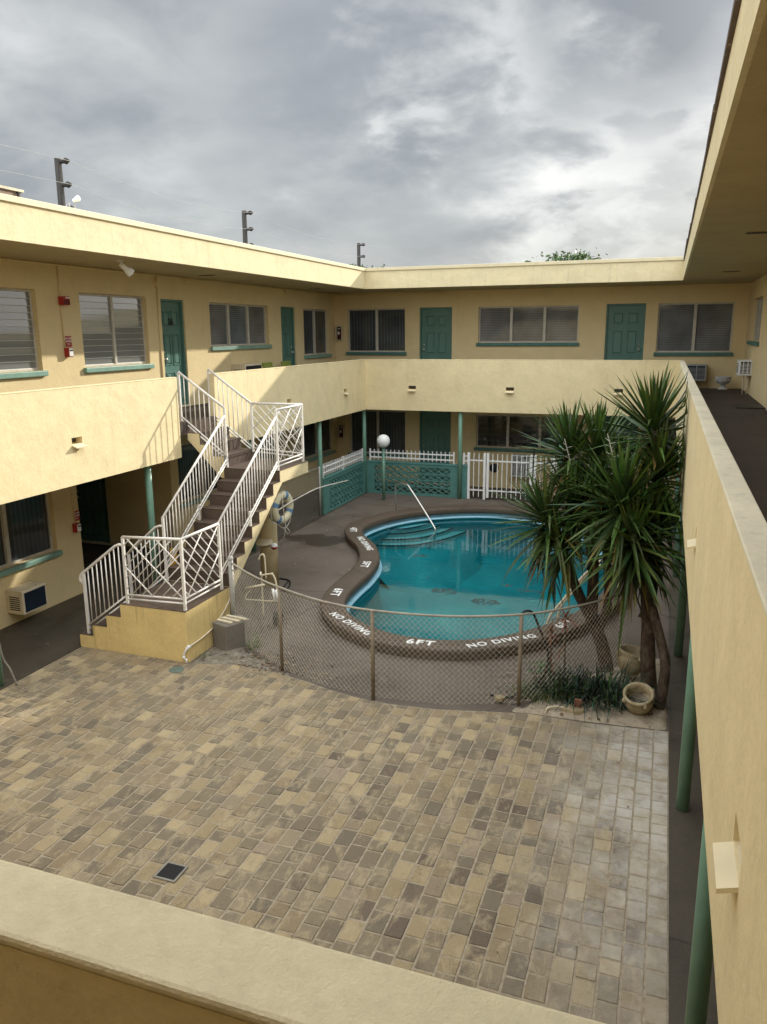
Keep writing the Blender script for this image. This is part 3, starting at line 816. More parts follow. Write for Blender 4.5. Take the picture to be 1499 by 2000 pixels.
bend = [(-7.25, YA, .90), (-7.30, YA, .94), (-7.295, YA, 1.0), (-7.25, YA, 1.045), (-6.68, YA, 1.47), (-6.62, YA, 1.495), (-6.56, YA, 1.495)]
rail_section((-7.235, YA), (-6.56, YA), 1.055, 1.555, .30, .80, 'bal', [((-7.235, YA), .18, 1.05), ((-6.55, YA), .69, 1.605)], .078, .07, bend)
bend = [(-7.25, YJ, 1.055), (-6.74, YJ, 1.49), (-6.66, YJ, 1.52), (-6.60, YJ, 1.52)]
rail_section((-7.235, YJ), (-6.62, YJ), 1.065, 1.53, .30, .78, 'bal', [((-7.235, YJ), .18, 1.05)], .078, .07, bend)
rail_section((-6.55, YA), (XC, YA), 1.605, 1.645, .815, .845, 'lat', [((XC, YA), .69, 1.655)])
rail_section((XC, YA), (XC, 9.115), 1.645, 1.64, .845, .84, 'lat', [((XC, 9.115), .69, 1.645)], flip=True)
rail_section((XC, 9.115), (XC, 10.945), 1.64, 2.92, .94, 2.225, 'bal', [((XC, 10.0), 1.40, 1.62), ((XC, 10.955), 2.07, 3.03)], .083)
rail_section((XE, 9.18), (XE, 11.0), 1.645, 2.915, .94, 2.215, 'bal', [((XE, 9.18), .69, 1.655), ((XE, 10.1), 1.40, 1.64), ((XE, 11.0), 2.07, 3.04)], .083)
rail_section((XC, 10.955), (XC, YG), 3.025, 3.035, 2.20, 2.21, 'lat', [((XC, YG), 2.07, 3.04)], flip=True)
rail_section((XE, YG), (XC, YG), 3.03, 3.035, 2.27, 2.21, 'lat', [((XE, YG), 2.2, 3.04)], flip=True)
rail_section((-7.40, YG), (XE, YG), 3.59, 3.03, 2.86, 2.27, 'bal', [((-7.40, YG), F2, 3.59)], .09)
rail_section((-7.40, YI), (XE, YI), 3.59, 3.04, 2.88, 2.27, 'bal', [((-7.40, YI), F2, 3.59)], .09)
# hose bib pipe on the base
t = thing('irrigation_pipe', 'cream plastic pipe clipped to the stair base with a valve at its foot', 'pipe', (-5.6, 8.1, 0))
mb = MB(); mb.tube(catmull([(-5.607,9.26,1.0),(-5.606,9.25,.62),(-5.606,9.15,.46),(-5.606,8.85,.30),(-5.606,8.55,.23),(-5.606,8.12,.215)], 5, False), .011, 8); mb.build('pipe_run', mCream, t)
mb = MB(); mb.tube([(-5.607,8.17,.218),(-5.607,8.12,.215),(-5.64,8.12,.165),(-5.665,8.12,.12),(-5.665,8.12,.06),(-5.63,8.12,.06),(-5.63,8.12,-.005)], .014, 8); mb.tube([(-5.607,8.18,.218),(-5.607,8.12,.216)], .024, 10); mb.tube([(-5.665,8.12,.10),(-5.665,8.12,.055)], .02, 10); mb.build('valve', mWht, t)
mb = MB(); mb.lathe([(0, .006), (.085, .006), (.095, .003), (.095, -.004)], (-5.646, 7.91, 0), 24); tag(mb.build('valve_cover', mConcG), 'small round grey green valve cover set in the pavers by the stair base', 'valve cover')
# yellow folding floor sign behind the railing
t = thing('folding_floor_sign', 'yellow folding floor sign leaning behind the stair landing rail', 'floor sign', (-6.72, 9.5, 0))
mb = MB(); mb.prism([(-6.86, .52), (-6.58, .52), (-6.62, 1.06), (-6.82, 1.06)], 'y', 9.60, 9.615); mb.prism([(-6.86, .52), (-6.58, .52), (-6.62, 1.06), (-6.82, 1.06)], 'y', 9.625, 9.64)
mb.obox((-6.84,9.62,.02),(-6.84,9.62,.54),.03,.03); mb.obox((-6.62,9.62,.02),(-6.62,9.62,.54),.03,.03); mb.build('sign_panel', mYel, t, bevel=.004)

# ------------------------------------------------------------------ chain link fences
def chainlink(mb, path, z0, z1, pitch=.066, r=.0021):
    seg = []; tot = 0
    for a, b in zip(path, path[1:]):
        l = math.hypot(b[0]-a[0], b[1]-a[1]); seg.append((tot, l, a, b)); tot += l
    def at(s):
        for t0, l, a, b in seg:
            if s <= t0 + l or (t0, l, a, b) == seg[-1]:
                t = min(max((s - t0)/l, 0), 1); return (a[0]+(b[0]-a[0])*t, a[1]+(b[1]-a[1])*t)
    n = int(tot/pitch); hh = pitch*1.05; nz = int((z1 - z0)/(hh/2))
    for k in range(n):
        pts = []
        for j in range(nz+1):
            s = k*pitch + (pitch*.5 if j % 2 else 0) + random.uniform(-.002, .002)
            p = at(s + pitch*.25); pts.append((p[0], p[1], z0 + j*hh/2))
        mb.tube(pts, r, 3, False)
        pts = []
        for j in range(nz+1):
            s = k*pitch + (pitch*1.0 if not j % 2 else pitch*.5) + random.uniform(-.002, .002)
            p = at(s + pitch*.25); pts.append((p[0], p[1], z0 + j*hh/2))
        mb.tube(pts, r, 3, False)
FP = [(-5.50, 9.12), (-4.95, 8.70), (-4.34, 8.31), (-3.65, 8.02), (-2.97, 7.93), (-2.1, 8.02), (-1.34, 8.33), (-.755, 8.83), (-.25, 9.5)]
t = thing('chain_link_fence', 'low curved chain link fence with rusty posts between pavers and pool', 'fence', (-2.97, 7.93, 0))
mb = MB(); chainlink(mb, FP, .03, 1.08); mb.build('wire_mesh', mWire, t, fix=False)
mb = MB(); tp = [(p[0], p[1], z) for p, z in zip(FP, (1.10, 1.10, 1.115, 1.11, 1.10, 1.10, 1.10, 1.10, 1.10))]; mb.tube(catmull(tp, 4, False), .0145, 8); mb.build('top_rail', mRail, t)
for (x, y, m_, r, zt) in ((-5.50, 9.12, mGal, .034, 1.15), (-4.34, 8.31, mRust, .021, 1.10), (-2.97, 7.93, mRust, .023, 1.10), (-1.34, 8.33, mRust, .022, 1.09)):
    mb = MB(); mb.tube([(x, y, -.02), (x, y, zt)], r, 12); o = mb.build('fence_post', m_, t)
    if r > .03:
        mb = MB(); mb.lathe([(.04, 1.14), (.042, 1.16), (.03, 1.185), (0, 1.195)], (x, y, 0), 14); mb.tube([(x-.035, y, 1.0), (x+.05, y-.02, 1.0)], .012, 6); mb.build('post_cap', mGal, o)
t = thing('chain_link_fence', 'taller dark chain link fence between stair landing and green block wall', 'fence', (-7.44, 14.4, 0))
FL = [(-7.44, 12.05), (-7.44, 14.2), (-7.44, 16.42)]
mb = MB(); chainlink(mb, FL, .02, 1.12, .06, .0022); mb.build('wire_mesh', mWireD, t, fix=False)
mb = MB(); mb.tube([(-7.44, 12.05, 1.14), (-7.44, 16.42, 1.14)], .018, 8); mb.build('top_rail', mGal, t)
for y in (12.05, 16.42):
    mb = MB(); mb.tube([(-7.42, y, 0), (-7.42, y, 1.17)], .024, 10); mb.build('fence_post', mGal, t)

# ------------------------------------------------------------------ green breeze-block walls and white fencing
def breeze(T, u0, u1, lu0, lu1, label, loc):
    t = thing('breeze_block_wall', label, 'wall', loc)
    zt, lz0, lz1 = .875, .07, .755
    mb = MB()
    lbox(mb, T, u0, lu0, -.05, .05, 0, zt - .05); lbox(mb, T, lu1, u1, -.05, .05, 0, zt - .05); lbox(mb, T, lu0, lu1, -.05, .05, 0, lz0); lbox(mb, T, lu0, lu1, -.05, .05, lz1, zt - .05)
    mb.build('wall_block', mGw, t)
    mb = MB(); lbox(mb, T, u0 - .012, u1 + .012, -.062, .062, zt - .05, zt); mb.build('cap', mGw, t, bevel=.008)
    mb = MB(); nr = 4; nc = max(1, round((lu1 - lu0)/.21)); bw = (lu1 - lu0)/nc; bh = (lz1 - lz0)/nr
    for r_ in range(nr+1):
        z = lz0 + r_*bh
        if 0 < r_ < nr: lbox(mb, T, lu0, lu1, -.045, .045, z - .017, z + .017)
    for r_ in range(nr):
        zc = lz0 + (r_ + .5)*bh
        for k in range(nc):
            uc = lu0 + (k + .5)*bw
            for s in (-1, 1):
                a = T(uc - bw/2, 0, zc - s*(bh/2 - .012)); b = T(uc + bw/2, 0, zc + s*(bh/2 - .012))
                nrm = Vector(T(0, 1, 0)) - Vector(T(0, 0, 0))
                mb.obox(a, b, .084 - (.002 if s > 0 else 0), .026, up=tuple(Vector(b) .__sub__(Vector(a)).cross(nrm).normalized()))
    mb.build('lattice_panel', mGw, t)
    return t
def T_bb(u, d, z): return (u, 19.40 - d, z)
def T_bl(u, d, z): return (-7.42 + d, u, z)
breeze(T_bb, -7.36, -4.62, -7.14, -5.06, 'green pierced block wall along the back of the pool deck behind the globe lamp', (-6, 19.4, 0))
breeze(T_bl, 16.52, 19.45, 16.87, 19.10, 'green pierced block wall on the left of the pool deck beside the chain link', (-7.42, 18, 0))
def pickets(T, u0, u1, z0, z1, rails, sp, name, t, post_u=(), pz0=None, w=.018, pw=.035):
    mb = MB(); n = round((u1 - u0)/sp)
    for k in range(n+1):
        u = u0 + (u1 - u0)*k/n; lbox(mb, T, u - w/2, u + w/2, -w/2, w/2, z0, z1 - .012)
        lbox(mb, T, u - w*.8, u + w*.8, -w*.8, w*.8, z1 - .012, z1)
    for z in rails: lbox(mb, T, u0, u1, -.014, .014, z - .016, z + .016)
    o = mb.build(name, mWh2, t)
    for u in post_u:
        mb = MB(); lbox(mb, T, u - pw/2, u + pw/2, -pw/2, pw/2, pz0 if pz0 is not None else z0, z1 + .015); mb.build('post', mWh2, o)
    return o
t = thing('picket_railing', 'white picket railing on top of the back green block wall', 'railing', (-6, 19.4, .88), 'white picket railings')
pickets(T_bb, -7.27, -4.98, .905, 1.175, (1.10, .97), .112, 'railing_panel', t, (-7.27, -4.98), .876)
t = thing('picket_railing', 'white picket railing on top of the left green block wall', 'railing', (-7.42, 18, .88), 'white picket railings')
pickets(T_bl, 16.6, 19.2, .905, 1.19, (1.11, .98), .112, 'railing_panel', t, (16.6, 17.85, 19.2), .876)
t = thing('picket_fence', 'white metal picket fence with a gate right of the green block wall', 'gate', (-4.1, 19.4, 0))
pickets(T_bb, -4.70, -4.62, .9, 1.17, (1.10, .97), .08, 'fence_panel', t, (-4.72,), .876)
pickets(T_bb, -4.59, -4.19, .06, 1.18, (1.0, .235), .128, 'fence_panel', t, (-4.585, -4.175), 0, pw=.06)
gt = pickets(T_bb, -4.09, -3.0, .06, 1.18, (1.0, .235), .128, 'gate', t, (-4.09, -3.0), .05, pw=.06)
mb = MB(); lbox(mb, T_bb, -2.96, -2.92, -.02, .02, .55, 1.42); mb.build('latch_post', mBlk, gt)
pickets(T_bb, -2.90, .2, .06, 1.18, (1.0, .235), .128, 'fence_panel', t, (-2.90, -2.45, -1.2, .2), 0, pw=.06)
# globe lamp
t = thing('globe_lamp', 'white globe lamp on a green post beside the green block wall', 'lamp', (-6.61, 18.59, 0))
mb = MB(); mb.tube([(-6.61,18.59,0),(-6.61,18.59,1.36)], .038, 14); mb.build('pole', mGp, t)
mb = MB(); mb.lathe([(.05, 1.33), (.075, 1.35), (.06, 1.375)], (-6.61,18.59,0), 18); mb.build('fitter', mGd, t)
mb = MB(); mb.lathe([(.167*math.sin(R(a)), 1.515 - .167*math.cos(R(a))) for a in range(0, 181, 10)], (-6.61,18.59,0), 28); mb.build('globe', mGlobe, t)

# ------------------------------------------------------------------ life ring, pole, bobber
rc = Vector((-5.71, 11.15, 1.432)); rn = Vector((.985, -.17, -.02)).normalized()
t = thing('life_ring', 'cream life ring with blue bands hung on the stair column', 'life ring', tuple(rc))
ux = rn.cross(Vector((0,0,1))).normalized(); uy = ux.cross(rn)
def ringp(a, R_, off=0): return rc + (ux*math.cos(a) + uy*math.sin(a))*R_ + rn*off
mb = MB(); N = 40
def torus(mb, a0, a1, R_, r_, n, m_=14):
    i0 = len(mb.v)
    for i in range(n+1):
        a = a0 + (a1 - a0)*i/n
        e = ux*math.cos(a) + uy*math.sin(a)
        for j in range(m_):
            b = 2*math.pi*j/m_; mb.v.append(tuple(rc + e*(R_ + r_*math.cos(b)) + rn*(r_*.8*math.sin(b))))
    for i in range(n):
        for j in range(m_):
            a = i0 + i*m_ + j; b = i0 + i*m_ + (j+1) % m_
            mb.f.append((a, b, b+m_, a+m_)); mb.c.append(None); mb.sm.append(True)
torus(mb, 0, 2*math.pi, .205, .066, 48); ro = mb.build('ring_body', mRingW, t)
for a in (20, 110, 205, 305):
    mb = MB(); torus(mb, R(a - 9), R(a + 9), .205, .0685, 6); mb.build('band', mBlue, t)
mb = MB()
for k in range(4):
    a0, a1 = R(20 + 93*k), R(110 + 93*k)
    pts = [ringp(a0 + (a1-a0)*i/8, .275 + .035*math.sin(math.pi*i/8)) - Vector((0,0,.05*math.sin(math.pi*i/8))) for i in range(9)]
    mb.tube(pts, .007, 6)
mb.tube([rc + Vector((.02,-.06,.28)), rc + Vector((.06,-.10,.1)), rc + Vector((.10,-.10,-.28)), rc + Vector((.06,-.08,-.45)), rc + Vector((-.02,-.06,-.62))], .006, 6)
mb.tube([rc + Vector((.10,-.10,-.28)), rc + Vector((.16,-.08,-.36)), rc + Vector((.13,-.09,-.42)), rc + Vector((.06,-.08,-.33))], .005, 6)
mb.build('rope', mRope, t)
bc = Vector((-5.88, 11.14, .77))
t = thing('float_buoy', 'small red and white rope float dangling below the life ring', 'buoy', tuple(bc))
pr = [(.058*math.sin(R(a)), -.058*math.cos(R(a))) for a in range(0, 181, 15)]
mb = MB(); mb.lathe(pr[:7], bc, 18); mb.build('lower_half', mRed, t); mb = MB(); mb.lathe(pr[6:], bc, 18); mb.build('upper_half', mWht, t)
t = thing('rescue_pole', 'long pale rescue pole reaching from the life ring past the green wall', 'pole', (-6.0, 13.3, 1.3))
mb = MB(); mb.tube(catmull([(-5.74,10.95,1.40),(-5.62,11.3,1.50),(-5.79,12.2,1.445),(-6.04,13.3,1.33),(-6.36,15.0,1.105),(-6.61,16.2,.93)], 6, False), .012, 8); mb.build('pole_shaft', mRope, t)
mb = MB(); mb.tube(catmull([(-5.74,10.95,1.40),(-5.80,10.9,1.36),(-5.86,11.0,1.28),(-5.82,11.1,1.2)], 5, False), .012, 8); mb.build('hook', mGal, t)
mb = MB(); mb.tube(catmull([(-6.6,11.9,.012),(-6.3,11.75,.012),(-5.95,11.72,.012),(-5.78,11.45,.012),(-5.74,11.2,.012),(-5.82,11.3,.012),(-5.9,11.6,.014)], 6, False), .013, 6); tag(mb.build('rubber_hose', mBlk), 'black rubber hose curled on the deck round the stair column', 'hose')
# metal cart behind the fence
t = thing('tube_frame_cart', 'beige tube frame cart folded behind the chain link by the stairs', 'cart', (-5.3, 9.7, 0))
mb = MB()
mb.tube(catmull([(-5.45,9.9,.0),(-5.43,9.85,.70),(-5.38,9.75,.735),(-5.20,9.7,.79),(-5.155,9.7,.78),(-5.105,9.7,.61),(-5.06,9.7,.0)], 5, False), .014, 8)
mb.tube(catmull([(-5.52,9.95,.90),(-5.48,9.95,.98),(-5.42,9.95,.96),(-5.41,9.95,.6)], 5, False), .012, 8)
mb.tube([(-5.62,9.7,.53),(-5.30,9.7,.62)], .016, 8); mb.tube(catmull([(-5.55,9.7,.50),(-5.62,9.7,.42),(-5.62,9.7,.36),(-5.56,9.7,.36),(-5.14,9.7,.38)], 4, False), .010, 8)
mb.tube([(-5.22,9.68,.38),(-5.08,9.68,.40)], .013, 8)
mb.build('cart_frame', mCream, t)
mb = MB(); mb.tube([(-5.15,9.66,.58),(-5.12,9.66,.38)], .02, 8); mb.tube([(-5.10,9.66,.57),(-5.07,9.66,.39)], .018, 8); mb.build('grip', mWht, t)
for dx in (0, .09):
    mb = MB(); mb.lathe([(.0, -.02), (.10, -.02), (.11, 0), (.10, .02), (0, .02)], (-5.16 + dx, 9.72, .11), 18, axis=(1, .3, 0)); mb.build('wheel', mBlk, t)
# concrete block and timber by the terminal post
t = thing('concrete_block', 'dark grey concrete block against the stair base at the fence end', 'block', (-5.4, 8.85, 0))
mb = MB(); mb.prism([(-5.60, 8.72), (-5.33, 8.62), (-5.14, 9.0), (-5.42, 9.12)], 'z', -.02, .36); mb.build('block_body', mConc, t, bevel=.015)
mb = MB()
for k in range(3): mb.obox((-5.56 + .02*k, 8.80 + .09*k, .372), (-5.30 + .06*k, 8.74 + .09*k, .376), .05, .018)
mb.build('slat', mCream, t)

# ------------------------------------------------------------------ fittings on the walls
def wallbox(mb, T, u, z, w, h, d, d0=0): lbox(mb, T, u - w/2, u + w/2, d0, d0 + d, z - h/2, z + h/2)
t = thing('fire_alarm_horn', 'red fire alarm horn on the upper left wall between the louvered windows', 'fire alarm', T_left(10.18, 0, 4.70))
mb = MB(); wallbox(mb, T_left, 10.19, 4.70, .15, .13, .10); mb.build('housing', mRed, t, bevel=.008)
mb = MB()
for k in range(7): wallbox(mb, T_left, 10.135 + k*.018, 4.68, .006, .075, .004, .10)
mb.build('grille', mDark, t)
mb = MB(); wallbox(mb, T_left, 10.215, 4.745, .09, .018, .003, .10); mb.build('strip', mWht, t)
def pull(u, z, label):
    t = thing('fire_alarm_pull', label, 'fire alarm', T_left(u, 0, z), 'pull stations on the left wing')
    mb = MB(); wallbox(mb, T_left, u, z, .10, .14, .09); mb.build('box_body', mRed, t, bevel=.006)
    mb = MB(); wallbox(mb, T_left, u, z, .085, .12, .008, .09); o = mb.build('cover', mWht, t, bevel=.004)
    mb = MB(); wallbox(mb, T_left, u, z + .03, .06, .018, .012, .098); mb.build('handle', mBlk, t)
pull(10.19, 3.92, 'red pull station with white face on the upper left wall')
pull(9.99, 1.135, 'red pull station with white face on the lower left wall by the passage')
def firesign(u, z, label):
    t = thing('fire_sign', label, 'sign', T_left(u, 0, z), 'red fire instruction signs')
    mb = MB(); wallbox(mb, T_left, u, z, .135, .165, .004, .001); mb.build('sign_plate', mRed, t)
    for k, s in enumerate(('IN FIRE', 'CALL 9', '911')):
        txt = ('IN CASE', 'OF FIRE', '911')[k]
        tm = text_mb(txt, .038, lambda a, b, c: T_left(u + a, .0062 + c, z + .045 - .045*k + b), .0008); tm.build('lettering', mWht, t)
firesign(10.255, 4.085, 'small red fire sign above the pull station on the upper left wall')
firesign(10.06, 1.315, 'small red fire sign above the pull station by the ground floor passage')
# flood light under the left eave
t = thing('flood_light', 'white bullet flood lamp hanging from the left roof soffit', 'lamp', (-7.75, 10.2, SO))
mb = MB(); mb.lathe([(0, -.02), (.05, -.02), (.05, -.006)], (-7.75, 10.2, SO), 16); mb.tube([(-7.75,10.2,SO-.02),(-7.75,10.2,SO-.06)], .012, 8); mb.build('mount', mWht, t)
mb = MB(); mb.lathe([(0, 0), (.035, 0), (.042, .06), (.042, .10), (.062, .15), (.068, .20), (.055, .215), (0, .225)], (-7.75, 10.19, SO - .05), 20, axis=(.45, .42, -.55)); mb.build('lamp_head', mWht, t)
def cabinet(x, z, label):
    t = thing('extinguisher_cabinet', label, 'fire extinguisher', T_back(x, 0, z), 'extinguisher cabinets on the back wall')
    mb = MB(); w, h = .20, .40
    for q in ((-w/2, -w/2 + .025, -h/2, h/2), (w/2 - .025, w/2, -h/2, h/2), (-w/2 + .025, w/2 - .025, -h/2, -h/2 + .025), (-w/2 + .025, w/2 - .025, h/2 - .025, h/2)):
        lbox(mb, T_back, x + q[0], x + q[1], 0, .10, z + q[2], z + q[3])
    mb.build('cabinet_frame', mCream, t)
    mb = MB(); lbox(mb, T_back, x - w/2 + .024, x + w/2 - .024, .002, .01, z - h/2 + .024, z + h/2 - .024); mb.build('back_panel', mDark, t)
    mb = MB(); mb.tube([T_back(x, .05, z - .16), T_back(x, .05, z + .06), T_back(x, .05, z + .09)], [.045, .045, .02], 12); mb.build('extinguisher', mRedD, t)
    mb = MB(); wallbox(mb, T_back, x, z + .0, .06, .08, .004, .096); wallbox(mb, T_back, x, z + .12, .06, .03, .03, .04); mb.build('tag', mWht, t)
cabinet(-8.74, 4.18, 'glazed fire extinguisher cabinet on the upper back wall near the corner')
cabinet(-8.74, 1.41, 'glazed fire extinguisher cabinet on the ground floor back wall near the corner')

def ac_unit(name, label, x0, x1, y0, y1, z0, z1, front, mat=mCream, gm=mNavy, group='air conditioners'):
    """front: '+x', '-x', '-y' grille side"""
    t = thing('air_conditioner', label, 'air conditioner', ((x0+x1)/2, (y0+y1)/2, z0), group)
    mb = MB(); mb.box(x0, x1, y0, y1, z0, z1); mb.build('casing', mat, t, bevel=.012)
    g_ = MB(); s_ = MB(); m_ = .035
    if front in ('+x', '-x'):
        xf = x1 if front == '+x' else x0; sg = 1 if front == '+x' else -1
        a, b = sorted((xf + sg*.001, xf + sg*.004)); g_.box(a, b, y0 + m_, y1 - m_, z0 + m_, z1 - m_)
        a, b = sorted((xf + sg*.004, xf + sg*.009)); n = int((z1 - z0 - 2*m_)/.022)
        for k in range(n): s_.box(a, b, y0 + m_, y1 - m_, z0 + m_ + k*.022, z0 + m_ + k*.022 + .005)
    else:
        g_.box(x0 + m_, x1 - m_, y0 - .004, y0 - .001, z0 + m_, z1 - m_)
        n = int((z1 - z0 - 2*m_)/.03)
        for k in range(n): s_.box(x0 + m_, x1 - m_, y0 - .009, y0 - .004, z0 + m_ + k*.03, z0 + m_ + k*.03 + .010)
        w = x1 - x0
        for f in (.34, .66): s_.box(x0 + f*w - .008, x0 + f*w + .008, y0 - .013, y0 - .004, z0 + m_, z1 - m_)
    g = g_.build('grille', gm, t); s_.build('slat', mat if front == '-y' else gm, g)
    # side louvres
    l_ = MB()
    if front == '+x':
        for k in range(7): l_.box(x0 + .06, x1 - .06, y0 - .003, y0 + .001, z0 + .06 + k*.032, z0 + .075 + k*.032)
    else:
        for k in range(7): l_.box(x0 - .003, x0 + .001, y0 + .06, y1 - .06, z0 + .06 + k*.03, z0 + .075 + k*.03)
    l_.build('side_louver', mDark, t)
    return t
ac_unit('a', 'cream air conditioner with dark blue grille under the lower left window', WL, -8.58, 8.45, 8.93, .20, .56, '+x')
ac_unit('b', 'white air conditioner with slatted grille on the upper right wall', 1.48, WR, 18.9, 19.45, 3.21, 3.54, '-y', mWht, mDark)
ac_unit('c', 'grey air conditioner below the upper back window behind the parapet corner', .25, .92, 20.68, WB, 2.98, 3.38, '-y', mGal, mNavy)
ac_unit('d', 'white topped air conditioner behind the picket gate on the ground floor', -3.75, -3.24, 20.72, WB, .39, .97, '-y', mWht, mDark)
ac_unit('e', 'cream air conditioner peeping over the left balcony parapet under a window', WL, -8.55, 15.2, 15.95, 3.16, 3.535, '+x', mCream, mDark)
mb = MB(); mb.tube([(1.60, 19.0, 3.21), (1.60, 19.0, 2.80)], .014, 8); mb.tube([(1.68, 19.0, 3.21), (1.68, 19.0, 2.80)], .018, 8); tag(mb.build('drain_pipe', mCream), 'thin cream drain pipes below the upper right air conditioner', 'pipe')
mb = MB(); mb.lathe([(0, .03), (.10, .03), (.125, .015), (.13, 0)], T_back(-4.26, 0, .55), 22, axis=(0, -1, 0)); tag(mb.build('wall_vent', mDark), 'dark round vent on the ground floor wall behind the gate', 'vent')
# green plastic chairs on the left balcony
def pchair(y, label):
    t = thing('plastic_chair', label, 'chair', (-8.35, y, F2), 'lime chairs on the left balcony')
    mb = MB(); mb.box(-8.6, -8.15, y - .22, y + .22, F2 + .42, F2 + .45); mb.build('seat', mLime, t, bevel=.01)
    mb = MB()
    for k in range(5): mb.obox((-8.60, y - .20 + k*.10, F2 + .46), (-8.70, y - .20 + k*.10, F2 + .70), .06, .015, up=(1,0,0))
    mb.obox((-8.70, y - .23, F2 + .71), (-8.70, y + .23, F2 + .71), .03, .06); mb.build('backrest', mLime, t)
    for dx in (-8.56, -8.2):
        for dy in (-.18, .18):
            mb = MB(); mb.obox((dx, y + dy, F2 + .004), (dx, y + dy, F2 + .42), .035, .035); mb.build('leg', mLime, t)
pchair(16.5, 'lime green plastic chair next to the balcony air conditioner'); pchair(17.45, 'lime green plastic chair in front of the far balcony door')
# white urn and mat on the right walkway
t = thing('pedestal_urn', 'white carved pedestal urn on the upper right walkway', 'urn', (1.30, 20.55, F2))
mb = MB(); mb.lathe([(0, .004), (.11, .004), (.115, .03), (.07, .05), (.05, .09), (.07, .13), (.14, .17), (.165, .24), (.18, .29), (.185, .31), (.165, .31), (.15, .25), (0, .22)], (1.30, 20.55, F2), 28); mb.build('urn_body', mUrnW, t)
mb = MB()
for k in range(10):
    a = k*.628; mb.lathe([(0, -.02), (.03, 0), (0, .02)], (1.30 + .165*math.cos(a), 20.55 + .165*math.sin(a), F2 + .22), 8)
mb.build('relief', mUrnW, t)
mb = MB(); mb.box(1.24, 1.72, 15.6, 16.4, F2 + .004, F2 + .02); tag(mb.build('door_mat', mBlk), 'black door mat on the upper right walkway', 'mat')
# drain grate
t = thing('drain_grate', 'square black drain grate set into the courtyard pavers', 'drain', (-3.45, 4.57, 0))
mb = MB(); cx, cy, h = -3.45, 4.572, .10
for q in ((-h, h, -h, -h+.018), (-h, h, h-.018, h), (-h, -h+.018, -h+.018, h-.018), (h-.018, h, -h+.018, h-.018)): mb.box(cx+q[0], cx+q[1], cy+q[2], cy+q[3], -.004, .012)
mb.build('grate_frame', mWireD, t)
mb = MB()
for k in range(11): mb.box(cx - h + .026 + k*.0145, cx - h + .033 + k*.0145, cy - h + .018, cy + h - .018, -.004, .0105)
mb.box(cx - h + .018, cx + h - .018, cy - .005, cy + .005, -.005, .009); mb.build('bar', mBlk, t)
mb = MB(); mb.box(cx - h + .018, cx + h - .018, cy - h + .018, cy + h - .018, .0, .0072); mb.build('sump', mBlk, t)
# loose conduit at the near left post
mb = MB(); mb.tube(catmull([(XPL + .066, 6.80, 2.2), (XPL + .066, 6.80, .9), (XPL + .075, 6.82, .42), (XPL + .13, 6.86, .22), (XPL + .17, 6.90, .0)], 6, False), .012, 8); tag(mb.build('flexible_conduit', mWireD), 'grey flexible conduit curling off the foot of the nearest left post', 'conduit')

# ------------------------------------------------------------------ planting bed
mb = MB(); nx, ny = 60, 46
bx0, bx1, by0, by1 = -1.9, .284, 8.02, 10.6
def bedh(x, y):
    e = min((x - bx0)/.5, (bx1 - x)/.06, (y - (edge_y(x) - .02))/.10, (by1 - y)/.7)
    w = -1.0 if e < 0 else min(1, e)
    # left boundary slants along the fence line
    e2 = ((x + 1.45) - (y - 8.3)*.62)/.35
    w = min(w, max(-1, min(1, e2)))
    n = noise.noise(Vector((x*4, y*4, 0)))*.5 + noise.noise(Vector((x*13, y*13, 3)))*.3
    return -.025 + max(-.4, w + .35*n)*.055 + (n*.018 if w > 0 else 0)
for i in range(nx):
    for j in range(ny):
        q = []
        for di, dj in ((0,0),(1,0),(1,1),(0,1)):
            x = bx0 + (bx1-bx0)*(i+di)/nx; y = by0 + (by1-by0)*(j+dj)/ny; q.append((x, y, bedh(x, y)))
        if max(p[2] for p in q) > -.012: mb.quad(*q, smooth=True)
o = weld(mb.build('planting_bed', mBed, fix=False)); struct(o, 'sandy planting bed in front of the yucca trees', 'planting bed')
mb = MB(); nx, ny = 36, 26
for i in range(nx):
    for j in range(ny):
        q = []
        for di, dj in ((0,0),(1,0),(1,1),(0,1)):
            x = -5.61 + 1.9*(i+di)/nx; y = 8.0 + 1.1*(j+dj)/ny
            lim = min((x + 5.62)/.05 if x < -5.6 else 1, (y - edge_y(x) + .03)/.08, ((9.12 - y) - (x + 5.5)*.62)/.22, (-3.9 - x)/.4)
            n = noise.noise(Vector((x*6, y*6, 1)))
            q.append((x, y, -.02 + max(-.5, min(1, lim) + .4*n)*.03))
        if max(p[2] for p in q) > -.008: mb.quad(*q, smooth=True)
o = weld(mb.build('dirt_patch', mDirt, fix=False)); struct(o, 'patch of dirt and dead leaves by the stair base', 'dirt')
# scattered dry leaves and crumbs
mb = MB()
def scatter(n, fx, fy, zz, sz, cols):
    for k in range(n):
        px, py = fx(), fy(); a = random.uniform(0, 6.28); l = random.uniform(*sz); z = zz + random.uniform(.002, .012)
        c = random.choice(cols); t1 = random.uniform(-.006, .01)
        mb.quad((px + l*math.cos(a), py + l*math.sin(a), z), (px - .45*l*math.sin(a), py + .45*l*math.cos(a), z + t1 + .004), (px - l*math.cos(a), py - l*math.sin(a), z), (px + .45*l*math.sin(a), py - .45*l*math.cos(a), z + t1), col=c)
LC = [(.16,.09,.05),(.10,.07,.04),(.22,.14,.08),(.30,.22,.14),(.07,.05,.03)]
scatter(260, lambda: random.gauss(-4.75, .40), lambda: random.uniform(8.3, 8.8), .0, (.012, .035), LC)
scatter(90, lambda: random.uniform(-5.0, -3.6), lambda: random.gauss(8.28, .07), .0, (.01, .03), LC)
scatter(160, lambda: random.uniform(-1.7, .2), lambda: random.uniform(8.2, 9.2), .02, (.012, .04), LC)
scatter(60, lambda: random.uniform(-6.9, -1.2), lambda: random.uniform(8.6, 9.1), -.002, (.008, .02), LC)
